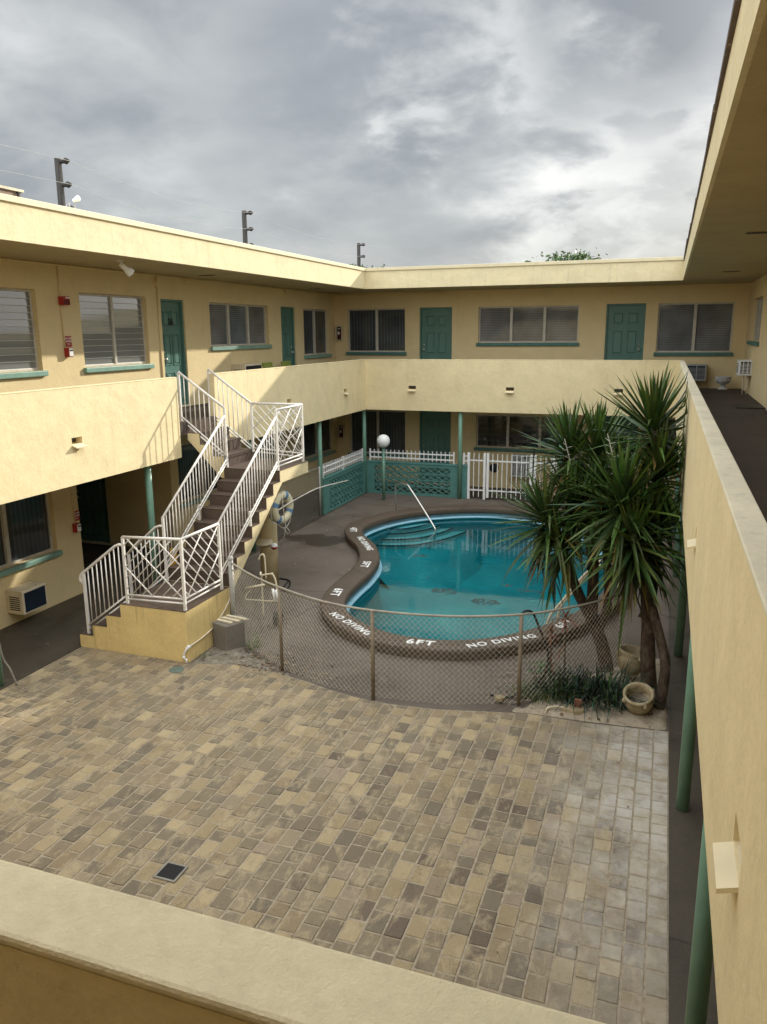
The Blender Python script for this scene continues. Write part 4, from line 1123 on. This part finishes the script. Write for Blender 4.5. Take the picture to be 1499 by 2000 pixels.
scatter(14, lambda: random.uniform(-6.5, .1), lambda: random.uniform(3.5, 7.5), .004, (.008, .02), LC)
scatter(30, lambda: random.uniform(-6.8, -5.0), lambda: random.uniform(12, 17), -.002, (.01, .03), [(.5,.48,.44),(.16,.1,.06)])
tag(mb.build('dead_leaves', mLeaf, fix=False), 'dry brown leaves scattered over dirt, sand and deck', 'dead leaves', kind='stuff')
# yuccas
GC = [(0.034,0.064,0.016),(0.045,0.084,0.019),(0.059,0.108,0.023),(0.025,0.049,0.014),(0.084,0.134,0.029)]
def sword(mb, base, d, L, w, droop, col, nseg=5, xmax=.25):
    up = Vector((0,0,1)); side = d.cross(up)
    if side.length < .05: side = Vector((1,0,0))
    side.normalize(); pts = []
    ph = random.uniform(-.35, .35)
    side = (side*math.cos(ph) + d.cross(side)*math.sin(ph)).normalized()
    for k in range(nseg+1):
        t = k/nseg; p = base + d*L*t + Vector((0,0,-1))*droop*L*t*t
        ww = w*min(1, .45 + 2.2*t)*(1 - t**2.2)**.9 + .0008
        if p.x > xmax and p.z > 2.15: p.x = xmax - random.uniform(0, .02)
        pts.append((p, ww))
    nrm = side.cross(d).normalized()
    for k in range(nseg):
        (p, w0), (q, w1) = pts[k], pts[k+1]
        c = tuple(x*(1 + .25*(k/nseg)) for x in col)
        for s in (-1, 1):
            mb.quad(p + side*w0*s + nrm*w0*.35, p, q, q + side*w1*s + nrm*w1*.35, col=c)
def rosette(mb, c, axis, n, L, maxpol, yellow=.06, xmax=.25, w=.028):
    c = Vector(c); axis = Vector(axis).normalized(); M = Vector((0,0,1)).rotation_difference(axis).to_matrix()
    for k in range(n):
        f = (k + .5)/n
        pol = R(6 + (maxpol - 6)*f**.85 + random.uniform(-9, 9)); az = k*2.39996 + random.uniform(-.2, .2)
        d = M @ Vector((math.sin(pol)*math.cos(az), math.sin(pol)*math.sin(az), math.cos(pol)))
        l = L*(.72 + .33*math.sin(math.pi*min(1, f*1.15)))*random.uniform(.86, 1.12)
        droop = max(0, (f - .35))*.75*random.uniform(.3, 1.6) + (random.uniform(.2, .7) if random.random() < .12 else 0)
        col = random.choice(GC); col = tuple(x*random.uniform(.8, 1.2) for x in col)
        if f > .75 and random.random() < yellow*3: col = random.choice([(.20,.16,.03),(.14,.13,.03),(.17,.10,.03)])
        b = c - axis*(.30*f) + d*.02
        sword(mb, b, d, l, w*random.uniform(.8, 1.15), droop, col, 5, xmax)
def skirt(mb, c, n, L):
    for k in range(n):
        a = random.uniform(0, 6.28); d = Vector((math.cos(a)*.42, math.sin(a)*.42, -.9)).normalized()
        col = random.choice([(.05,.036,.02),(.09,.065,.035),(.03,.025,.015),(.022,.04,.016)])
        sword(mb, Vector(c) + Vector((0,0,-random.uniform(.1, .5))), d, L*random.uniform(.6, 1), .022, .1, col, 3)
def trunk(mb, pts, r0, r1):
    p = catmull(pts, 6, False); n = len(p)
    rr = [(r0 + (r1 - r0)*(i/(n-1))**.8)*(1 + .10*noise.noise(Vector((p[i][2]*9, r0*50, p[i][0]*3)))) for i in range(n)]
    rr[0] *= 1.35
    mb.tube(p, rr, 14)
t = thing('yucca_tree', 'multi trunk yucca leaning over the pool at the corner of the fence', 'tree', (-.48, 9.65, 0))
mb = MB()
trunk(mb, [(-.44,9.62,-.04),(-.52,9.63,.30),(-.64,9.63,.62),(-.70,9.62,.80)], .09, .075)
trunk(mb, [(-.66,9.62,.66),(-.84,9.55,1.0),(-1.0,9.5,1.42),(-1.18,9.42,1.9)], .075, .05)
trunk(mb, [(-.68,9.62,.70),(-.68,9.66,1.15),(-.70,9.68,1.6),(-.78,9.7,2.3)], .08, .05)
trunk(mb, [(-.58,9.63,.52),(-.49,9.60,.85),(-.51,9.62,1.25),(-.56,9.66,1.8),(-.58,9.68,2.4)], .055, .045)
trunk(mb, [(-.70,9.66,1.3),(-.70,9.6,1.8),(-.66,9.52,2.2)], .05, .04)
trunk(mb, [(-.72,9.68,1.5),(-.86,9.75,2.0),(-1.02,9.85,2.6)], .05, .04)
mb.build('trunk', mBark, t)
for (c, ax, n, L, mp) in (((-1.30,9.40,2.02), (-.45,-.15,.85), 130, .66, 122), ((-.97,9.60,2.20), (-.1,-.25,.95), 140, .66, 118), ((-1.10,9.90,2.78), (-.35,0,.95), 125, .66, 115), ((-.74,9.80,2.78), (0,.05,1), 130, .68, 118), ((-.57,9.66,2.52), (.1,-.1,1), 130, .66, 120), ((-.66,9.5,2.25), (.0,-.4,.8), 110, .62, 122), ((-1.12,9.32,1.72), (-.45,-.3,.6), 80, .52, 122)):
    mb = MB(); rosette(mb, c, ax, int(n*1.05), L*1.06, mp - 4, .10, w=.025); skirt(mb, c, 16, .45); mb.build('crown', mLeaf, t, fix=False)
t = thing('yucca_tree', 'tall yucca against the right balcony wall with drooping lower leaves', 'tree', (.1, 9.05, 0))
mb = MB()
trunk(mb, [(.07,9.12,-.04),(.02,9.10,.5),(-.01,9.08,1.0),(-.10,9.05,1.6),(-.28,9.0,2.3)], .10, .055)
trunk(mb, [(.17,8.70,-.04),(.20,8.72,.25),(.21,8.78,.55),(.12,8.90,.85),(.03,9.02,1.1)], .062, .052)
trunk(mb, [(-.01,9.08,.95),(.02,9.25,1.7),(.0,9.4,2.4),(-.08,9.55,3.05)], .08, .05)
mb.build('trunk', mBark, t)
for (c, ax, n, L, mp) in (((-.10,9.60,3.12), (-.12,-.05,1), 130, .76, 122), ((-.36,9.0,2.36), (-.08,-.28,.95), 150, .76, 132), ((-.22,8.92,1.92), (.0,-.35,.6), 130, .70, 138), ((.0,9.35,2.65), (0,-.1,1), 130, .66, 138), ((-.02,9.2,2.0), (.2,-.2,.7), 110, .66, 140)):
    mb = MB(); rosette(mb, c, ax, int(n*1.1), L*1.05, mp - 4, .12, w=.028); skirt(mb, c, 28, .6); mb.build('crown', mLeaf, t, fix=False)
for s in range(2):
    mb = MB()   # spent flower stalks
    bx, by, bz = ((-.42, 8.95, 2.5), (-.95, 9.55, 2.35))[s]
    mb.tube([(bx, by, bz), (bx - .06, by - .02, bz + .30), (bx - .14, by - .02, bz + .58)], [.006, .004, .003], 5)
    for k in range(16):
        z = bz + .08 + k*.03; f = (z - bz)/.58; a = k*2.4
        mb.tube([(bx - .14*f, by - .02, z), (bx - .14*f + .07*math.cos(a), by + .07*math.sin(a), z + .02)], .0022, 4)
    mb.build('flower_stalk', mRope, t)
# red dracaenas
RC = [(.20,.055,.035),(.26,.08,.05),(.16,.07,.04),(.12,.09,.04)]
for (x, y, h, lab) in ((-1.08, 8.92, .70, 'thin red leaved dracaena next to the black hose'), (-.93, 9.0, .90, 'taller thin red leaved dracaena in front of the yucca trunk')):
    t = thing('dracaena_plant', lab, 'plant', (x, y, 0), 'red dracaenas in the sandy bed')
    mb = MB(); mb.tube([(x + .03, y, -.02), (x + .01, y, h*.5), (x, y, h)], .012, 8); mb.build('stem', mBark, t)
    mb = MB()
    for k in range(46):
        pol = R(random.uniform(10, 120)); a = random.uniform(0, 6.28)
        d = Vector((math.sin(pol)*math.cos(a), math.sin(pol)*math.sin(a), math.cos(pol)))
        sword(mb, Vector((x, y, h - random.uniform(0, .06))), d, random.uniform(.13, .26), .007, .25, random.choice(RC), 3)
    for k in range(10):
        a = random.uniform(0, 6.28); d = Vector((math.cos(a)*.5, math.sin(a)*.5, -.8)); sword(mb, Vector((x, y, h*random.uniform(.45, .8))), d, .22, .006, .1, random.choice(RC), 3)
    mb.build('crown', mLeaf, t, fix=False)
# strap-leaf clump
t = thing('strap_leaf_clump', 'dark green arching strap leaf clump at the foot of the yuccas', 'plant', (-.55, 8.75, 0))
mb = MB()
for k in range(520):
    a = random.uniform(0, 6.28); rr = .42*math.sqrt(random.random()); x, y = -.60 + rr*1.25*math.cos(a), 8.74 + .75*rr*math.sin(a)
    out = Vector((x + .6, y - 8.74, 0)); d = (out*1.1 + Vector((random.uniform(-.5,.5), random.uniform(-.5,.5), 1.0))).normalized()
    if x > .2: continue
    sword(mb, Vector((x, y, .0)), d, random.uniform(.42, .76), .009, random.uniform(.35, .9), tuple(q*random.uniform(.6, 1.3) for q in random.choice([(.016,.034,.017),(.021,.044,.020),(.012,.025,.013),(.035,.056,.022)])), 6)
mb.build('leaf_blade', mLeaf, t, fix=False)
mb = MB()
def tuft(n, fx, fy, z, L, cols, dr=(.2, .8)):
    for k in range(n):
        d = Vector((random.uniform(-.6,.6), random.uniform(-.6,.6), 1)).normalized()
        sword(mb, Vector((fx(), fy(), z)), d, random.uniform(*L), .0045, random.uniform(*dr), random.choice(cols), 3)
GG = [(.07,.11,.03),(.05,.09,.03),(.10,.13,.04),(.13,.13,.05)]
tuft(260, lambda: random.gauss(-1.22, .14), lambda: random.gauss(8.62, .12), .0, (.10, .26), GG)
tuft(120, lambda: random.gauss(-.95, .16), lambda: random.gauss(8.55, .08), .02, (.10, .24), GG)
tuft(70, lambda: random.gauss(-5.06, .05), lambda: random.gauss(8.88, .07), .0, (.08, .30), GG)
tuft(40, lambda: random.gauss(-5.52, .04), lambda: random.gauss(8.40, .06), .0, (.03, .08), GG)
tuft(40, lambda: random.gauss(-4.7, .2), lambda: random.gauss(8.55, .07), .0, (.02, .06), GG)
tag(mb.build('grass', mLeaf, fix=False), 'tufts of green grass and weeds along fence and bed', 'grass', kind='stuff')
t = thing('weed_plant', 'small leafy weed poking out beside the fence post', 'plant', (-1.05, 8.9, 0))
mb = MB()
for k in range(70):
    a = random.uniform(0, 6.28); p = Vector((-1.18 + random.gauss(0, .09), 9.0 + random.gauss(0, .06), random.uniform(.12, .30))); l = random.uniform(.02, .035)
    e1 = Vector((math.cos(a), math.sin(a), random.uniform(-.4,.4))).normalized()*l; e2 = e1.cross(Vector((random.uniform(-.4,.4), random.uniform(-.4,.4), 1))).normalized()*l*.6
    mb.quad(p + e1, p + e2, p - e1, p - e2, col=random.choice([(.05,.11,.03),(.07,.14,.04),(.035,.08,.025)]))
mb.build('leaf_cluster', mLeaf, t, fix=False)
mb = MB()
for k in range(7): mb.tube([(-1.18 + .02*k - .06, 9.0, -.01), (-1.18 + .05*k - .16, 9.0, .28)], .003, 5)
mb.build('stem', mBark, t)
# planters, bricks, hose
def planter(loc, axis, label, s=1.0):
    t = thing('urn_planter', label, 'planter', loc, 'weathered urn planters by the yuccas')
    mb = MB(); mb.lathe([(r*s, z*s) for r, z in [(0, 0), (.085, 0), (.10, .02), (.135, .07), (.155, .13), (.157, .19), (.15, .22), (.163, .235), (.163, .265), (.145, .27), (.128, .26), (.128, .19), (.11, .12), (.0, .10)]], loc, 30, axis=axis); mb.build('pot', mUrn, t)
    M = Vector((0,0,1)).rotation_difference(Vector(axis).normalized()).to_matrix()
    mb = MB(); mb.lathe([(0, .135*s), (.115*s, .13*s)], loc, 20, axis=axis); mb.build('soil', mDirt, t)
    mb = MB()
    for k in range(4):
        a = k*math.pi/2 + .5; p = Vector(loc) + M @ Vector((.165*s*math.cos(a), .165*s*math.sin(a), .22*s)); mb.lathe([(0, -.035), (.022, -.02), (.026, 0), (.018, .03), (0, .04)], p, 10, axis=axis)
    mb.build('lug', mUrn, t)
planter((-.035, 8.60, .03), (-.05, -.42, .9), 'round cream urn planter tipped towards the pavers in front of the right trunk', 1.02)
planter((-.18, 9.42, .10), (.12, .05, 1), 'weathered urn planter standing behind the strap leaf clump', 1.12)
mb = MB(); mb.prism([(-.72, 8.33), (-.64, 8.33), (-.64, 8.36), (-.72, 8.36)], 'z', .0, .17); mb.prism([(-.715, 8.328), (-.68, 8.328), (-.68, 8.336), (-.715, 8.336)], 'z', .02, .10)
tag(mb.build('clay_brick', mRustB := paint('clay_brick_face', (.22,.10,.06), .9, .3), bevel=.006), 'upright red clay brick at the edge of the strap leaf clump', 'brick')
mb = MB(); mb.prism([(-.86, 8.28), (-.70, 8.25), (-.60, 8.30), (-.62, 8.42), (-.80, 8.40)], 'z', .0, .075); tag(mb.build('sandstone_rock', mUrn, bevel=.02), 'flat pale rock on the sand beside the clay brick', 'rock')
mb = MB(); mb.prism([(-1.62, 8.30), (-1.52, 8.29), (-1.50, 8.37), (-1.60, 8.39)], 'z', .02, .07); tag(mb.build('broken_paver', mUrn, bevel=.008), 'broken tan paver piece at the fence foot', 'paver')
mb = MB(); mb.tube(catmull([(-1.36,8.36,1.06),(-1.31,8.36,1.13),(-1.23,8.42,1.10),(-1.16,8.55,.86),(-1.07,8.62,.58),(-1.09,8.62,.30),(-1.26,8.56,.06),(-1.5,8.46,.02),(-1.7,8.45,.015)], 6, False), .013, 8); tag(mb.build('garden_hose', mBlk), 'black garden hose looped over the fence corner', 'hose')
mb = MB(); mb.tube(catmull([(-1.02,8.22,.01),(-1.0,8.24,.06),(-.93,8.27,.075),(-.84,8.29,.07),(-.78,8.32,.03)], 5, False), .012, 8); tag(mb.build('bent_pipe', mCream), 'short bent pale pipe sticking out of the sand', 'pipe')

# ------------------------------------------------------------------ beyond the roofs
PY = (23.39, 36.15, 51.61); PX = -20
for k, y in enumerate(PY):
    t = thing('utility_pole', ('nearest and tallest looking utility pole above the left roof', 'middle utility pole above the left roof', 'farthest utility pole near the roof corner')[k], 'utility pole', (PX, y, 0), 'utility poles beyond the left wing')
    mb = MB(); mb.tube([(PX, y, -.1), (PX, y, 10.05)], [.16, .115], 14); mb.build('pole', mPole, t)
    for z in (9.92, 9.17, 8.42):
        mb = MB(); mb.tube([(PX, y, z), (PX + .24, y, z + .02), (PX + .34, y, z + .02), (PX + .46, y, z + .02)], [.06, .07, .11, .05], 10); mb.build('insulator', mPole, t)
for i, z in enumerate((9.94, 9.19, 8.44)):
    ys = [-20, *PY, 90]; mb = MB()
    pts = []
    for a, b in zip(ys, ys[1:]):
        for q in range(12):
            f = q/12; pts.append((PX + .46, a + (b-a)*f, z - .35*4*f*(1-f)))
    mb.tube(pts, .0065, 5); tag(mb.build('power_line', mGal), ('topmost power line strung between the utility poles', 'middle power line strung between the utility poles', 'lowest power line strung between the utility poles')[i], 'power line', 'power lines beyond the left wing')
t = thing('neighbour_building', 'brown building corner showing above the far left roof edge', 'building', (-30, 18, 0))
mb = MB(); mb.box(-40, -25, 6, 26.9, -.05, 9.80); mb.build('wall', mBrown, t)
mb = MB(); mb.box(-40.1, -24.9, 5.9, 27.0, 9.80, 9.90); mb.build('cornice', mCop, t)
mb = MB(); mb.tube([(-24.93, 26.7, 9.8), (-24.93, 26.7, 5)], .05, 8); mb.build('downpipe', mDark, t)
t = thing('roof_lamp', 'small roof lamp on a curved conduit at the left roof edge', 'lamp', (-8.3, 9.9, FT))
mb = MB(); mb.tube([(-8.3, 9.86, FT + .03), (-8.3, 9.86, FT + .36)], .012, 8); mb.tube(catmull([(-8.3, 9.86, FT + .25), (-8.3, 9.91, FT + .26), (-8.3, 9.97, FT + .31), (-8.3, 10.0, FT + .40)], 5, False), .008, 6); mb.tube([(-8.3, 9.78, FT + .03), (-8.3, 9.80, FT + .33)], .008, 6); mb.build('conduit', mGal, t)
mb = MB(); mb.lathe([(0, -.05), (.022, -.04), (.03, 0), (.045, .05), (.03, .07), (0, .075)], (-8.3, 10.0, FT + .42), 14, axis=(.5, .5, .4)); mb.build('lamp_head', mWht, t)
def tree(x, y, h, rx, rz, n, label, cat='tree', sz=(.06, .15), thin=False):
    t = thing('broadleaf_tree', label, cat, (x, y, 0), 'treetops beyond the back roof')
    mb = MB(); mb.tube([(x, y, -.1), (x + .1, y, h*.4), (x, y, h - rz)], [.22, .16, .08], 10)
    cl = [(Vector((x + rx*random.uniform(-.8, .8), y + rx*random.uniform(-.8, .8), h - rz + rz*random.uniform(-.6, .75))), random.uniform(.25, .5)*rx) for _ in range(12 if not thin else 5)]
    for c, r in cl: mb.tube([(x, y, h - rz*1.6), tuple(c)], [.05, .015], 6)
    mb.build('trunk', mBark, t)
    mb = MB()
    for k in range(n):
        c, r = random.choice(cl); p = c + Vector((random.gauss(0, 1), random.gauss(0, 1), random.gauss(0, .8)))*r*.55
        if p.z > h: p.z = h - random.random()*.3
        l = random.uniform(*sz); e1 = Vector((random.uniform(-1,1), random.uniform(-1,1), random.uniform(-1,1))).normalized()
        e2 = e1.cross(Vector((random.uniform(-1,1), random.uniform(-1,1), random.uniform(-1,1)))).normalized()
        mb.quad(p + e1*l, p + e2*l*.5, p - e1*l, p - e2*l*.5, col=random.choice([(.05,.10,.025),(.08,.14,.035),(.035,.07,.02),(.11,.16,.05)]))
    mb.build('crown', mLeaf, t, fix=False)
tree(-4.85, 40, 7.86, 1.6, 1.5, 3600, 'leafy green treetop showing above the back roof right of centre')
tree(-6.9, 40, 7.7, .7, 1.4, 220, 'thin bare treetop left of the leafy one above the back roof', thin=True)
tree(-15.0, 40, 7.68, .8, 1.2, 1500, 'dark bush top at the roof corner by the farthest pole', sz=(.05, .12))
# ------------------------------------------------------------------ camera, light, sky
cam = bpy.data.cameras.new('camera'); co = bpy.data.objects.new('camera', cam); COL.objects.link(co)
r = Vector((0.9425869, 0.33387242, -0.00769041)); dn = Vector((0.06721871, -0.21222747, -0.97490571)); fw = Vector((-0.32712625, 0.91841641, -0.22248531))
Mx = Matrix((r, -dn, -fw)).transposed().to_4x4(); Mx.translation = Vector((0, 0, 4.18)); co.matrix_world = Mx
cam.sensor_fit = 'VERTICAL'; cam.sensor_height = 36; cam.lens = 1533.92/2000*36; cam.clip_start = .05; cam.clip_end = 3000
sc.camera = co
S = Vector((.565, 1.0, .49)).normalized()
sun = bpy.data.lights.new('sun', 'SUN'); so = bpy.data.objects.new('sun', sun); COL.objects.link(so)
sun.energy = 2.65; sun.angle = R(.9); sun.color = (1, .945, .84)
so.rotation_euler = S.to_track_quat('Z', 'Y').to_euler()
w = bpy.data.worlds.new('World'); sc.world = w; w.use_nodes = True; nt = w.node_tree; N_ = nt.nodes; Lk = nt.links.new
N_.clear()
def nn(t, **kw):
    x = N_.new(t)
    for k, v in kw.items(): setattr(x, k, v)
    return x
def mth(op, a, b=None, c=None):
    x = nn('ShaderNodeMath', operation=op)
    for k, v in enumerate((a, b, c)):
        if v is None: continue
        if isinstance(v, (int, float)): x.inputs[k].default_value = v
        else: Lk(v, x.inputs[k])
    return x.outputs[0]
outw = nn('ShaderNodeOutputWorld'); tc = nn('ShaderNodeTexCoord')
sky = nn('ShaderNodeTexSky', sky_type='NISHITA'); sky.sun_disc = False; sky.sun_elevation = math.asin(S.z); sky.sun_rotation = math.atan2(S.x, S.y)
sky.dust_density = 2.0
bg1 = nn('ShaderNodeBackground'); bg1.inputs['Strength'].default_value = .10; Lk(sky.outputs[0], bg1.inputs['Color'])
sx = nn('ShaderNodeSeparateXYZ'); Lk(tc.outputs['Generated'], sx.inputs[0])
zc = mth('ADD', mth('MAXIMUM', sx.outputs[2], 0.0), .32)
cv = nn('ShaderNodeCombineXYZ'); Lk(mth('DIVIDE', sx.outputs[0], zc), cv.inputs[0]); Lk(mth('DIVIDE', sx.outputs[1], zc), cv.inputs[1])
def wnoise(scale, detail, rough, dist=0.0, off=0.0):
    x = nn('ShaderNodeTexNoise'); x.inputs['Scale'].default_value = scale; x.inputs['Detail'].default_value = detail; x.inputs['Roughness'].default_value = rough; x.inputs['Distortion'].default_value = dist
    mp = nn('ShaderNodeMapping'); mp.inputs['Location'].default_value = (off, off*.7, off*.3); Lk(cv.outputs[0], mp.inputs['Vector']); Lk(mp.outputs[0], x.inputs['Vector']); return x.outputs['Fac']
n1 = wnoise(1.7, 8, .50, .15, 5.2); n2 = wnoise(4.6, 8, .55, .2, 8.1)
val = mth('ADD', mth('MULTIPLY', n1, .62), mth('MULTIPLY', n2, .38))
wob = mth('MULTIPLY', mth('SUBTRACT', n2, .5), .035)
def lobe(d, rad, amp):
    global val
    d = Vector(d).normalized()
    vm = nn('ShaderNodeVectorMath', operation='DOT_PRODUCT'); vm.inputs[1].default_value = d; Lk(tc.outputs['Generated'], vm.inputs[0])
    mr = nn('ShaderNodeMapRange', interpolation_type='SMOOTHSTEP'); mr.inputs['From Min'].default_value = math.cos(R(rad)); mr.inputs['From Max'].default_value = 1.0
    mr.inputs['To Min'].default_value = 0; mr.inputs['To Max'].default_value = amp
    Lk(mth('ADD', vm.outputs['Value'], wob), mr.inputs['Value']); val = mth('ADD', val, mr.outputs[0])
lobe((-.224, .924, .309), 7, .13); lobe((-.150, .957, .248), 10, .14); lobe((-.016, .984, .180), 9, .15); lobe((-.060, .945, .325), 8, -.20)
lobe((-.352, .910, .218), 12, -.15); lobe((-.041, .989, .139), 5, -.10); lobe((-.537, .79, .294), 18, .06); lobe((-.10, .99, .10), 9, .09); lobe((-.30, .945, .13), 12, .05)
cr = nn('ShaderNodeValToRGB'); e = cr.color_ramp.elements
stops = [(.32, (.155, .168, .182)), (.45, (.218, .231, .243)), (.56, (.295, .307, .311)), (.70, (.42, .43, .425)), (.88, (.55, .55, .53))]
while len(e) < len(stops): e.new(.5)
for k, (p, c) in enumerate(stops): e[k].position = p; e[k].color = (*c, 1)
Lk(val, cr.inputs['Fac'])
# cloud brightness added out of view, overhead, sunward and behind, to fill shade
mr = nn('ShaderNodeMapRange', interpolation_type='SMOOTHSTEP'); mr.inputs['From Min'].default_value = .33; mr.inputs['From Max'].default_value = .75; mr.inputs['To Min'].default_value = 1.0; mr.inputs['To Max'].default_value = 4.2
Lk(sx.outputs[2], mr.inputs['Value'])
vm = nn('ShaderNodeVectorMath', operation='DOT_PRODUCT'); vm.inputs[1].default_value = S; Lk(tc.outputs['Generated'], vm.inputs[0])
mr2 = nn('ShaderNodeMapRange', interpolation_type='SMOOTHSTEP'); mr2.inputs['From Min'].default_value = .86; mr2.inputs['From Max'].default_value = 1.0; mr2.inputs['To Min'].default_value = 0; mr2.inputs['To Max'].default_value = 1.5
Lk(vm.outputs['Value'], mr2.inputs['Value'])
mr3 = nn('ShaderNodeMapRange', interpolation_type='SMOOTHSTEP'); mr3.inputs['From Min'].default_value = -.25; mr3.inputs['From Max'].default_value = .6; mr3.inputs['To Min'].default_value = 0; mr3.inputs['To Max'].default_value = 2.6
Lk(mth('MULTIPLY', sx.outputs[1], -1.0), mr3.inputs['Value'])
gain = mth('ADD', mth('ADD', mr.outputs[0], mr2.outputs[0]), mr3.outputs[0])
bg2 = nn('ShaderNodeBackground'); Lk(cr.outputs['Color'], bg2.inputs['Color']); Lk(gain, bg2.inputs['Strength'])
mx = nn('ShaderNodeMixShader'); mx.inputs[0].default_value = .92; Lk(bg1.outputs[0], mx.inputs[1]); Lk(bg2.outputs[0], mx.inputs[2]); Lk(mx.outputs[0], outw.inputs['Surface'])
sc.view_settings.view_transform = 'Standard'; sc.view_settings.look = 'None'; sc.view_settings.gamma = 1; sc.view_settings.exposure = 0.85
sc.cycles.max_bounces = 8; sc.cycles.diffuse_bounces = 7; sc.cycles.glossy_bounces = 4; sc.cycles.transparent_max_bounces = 12
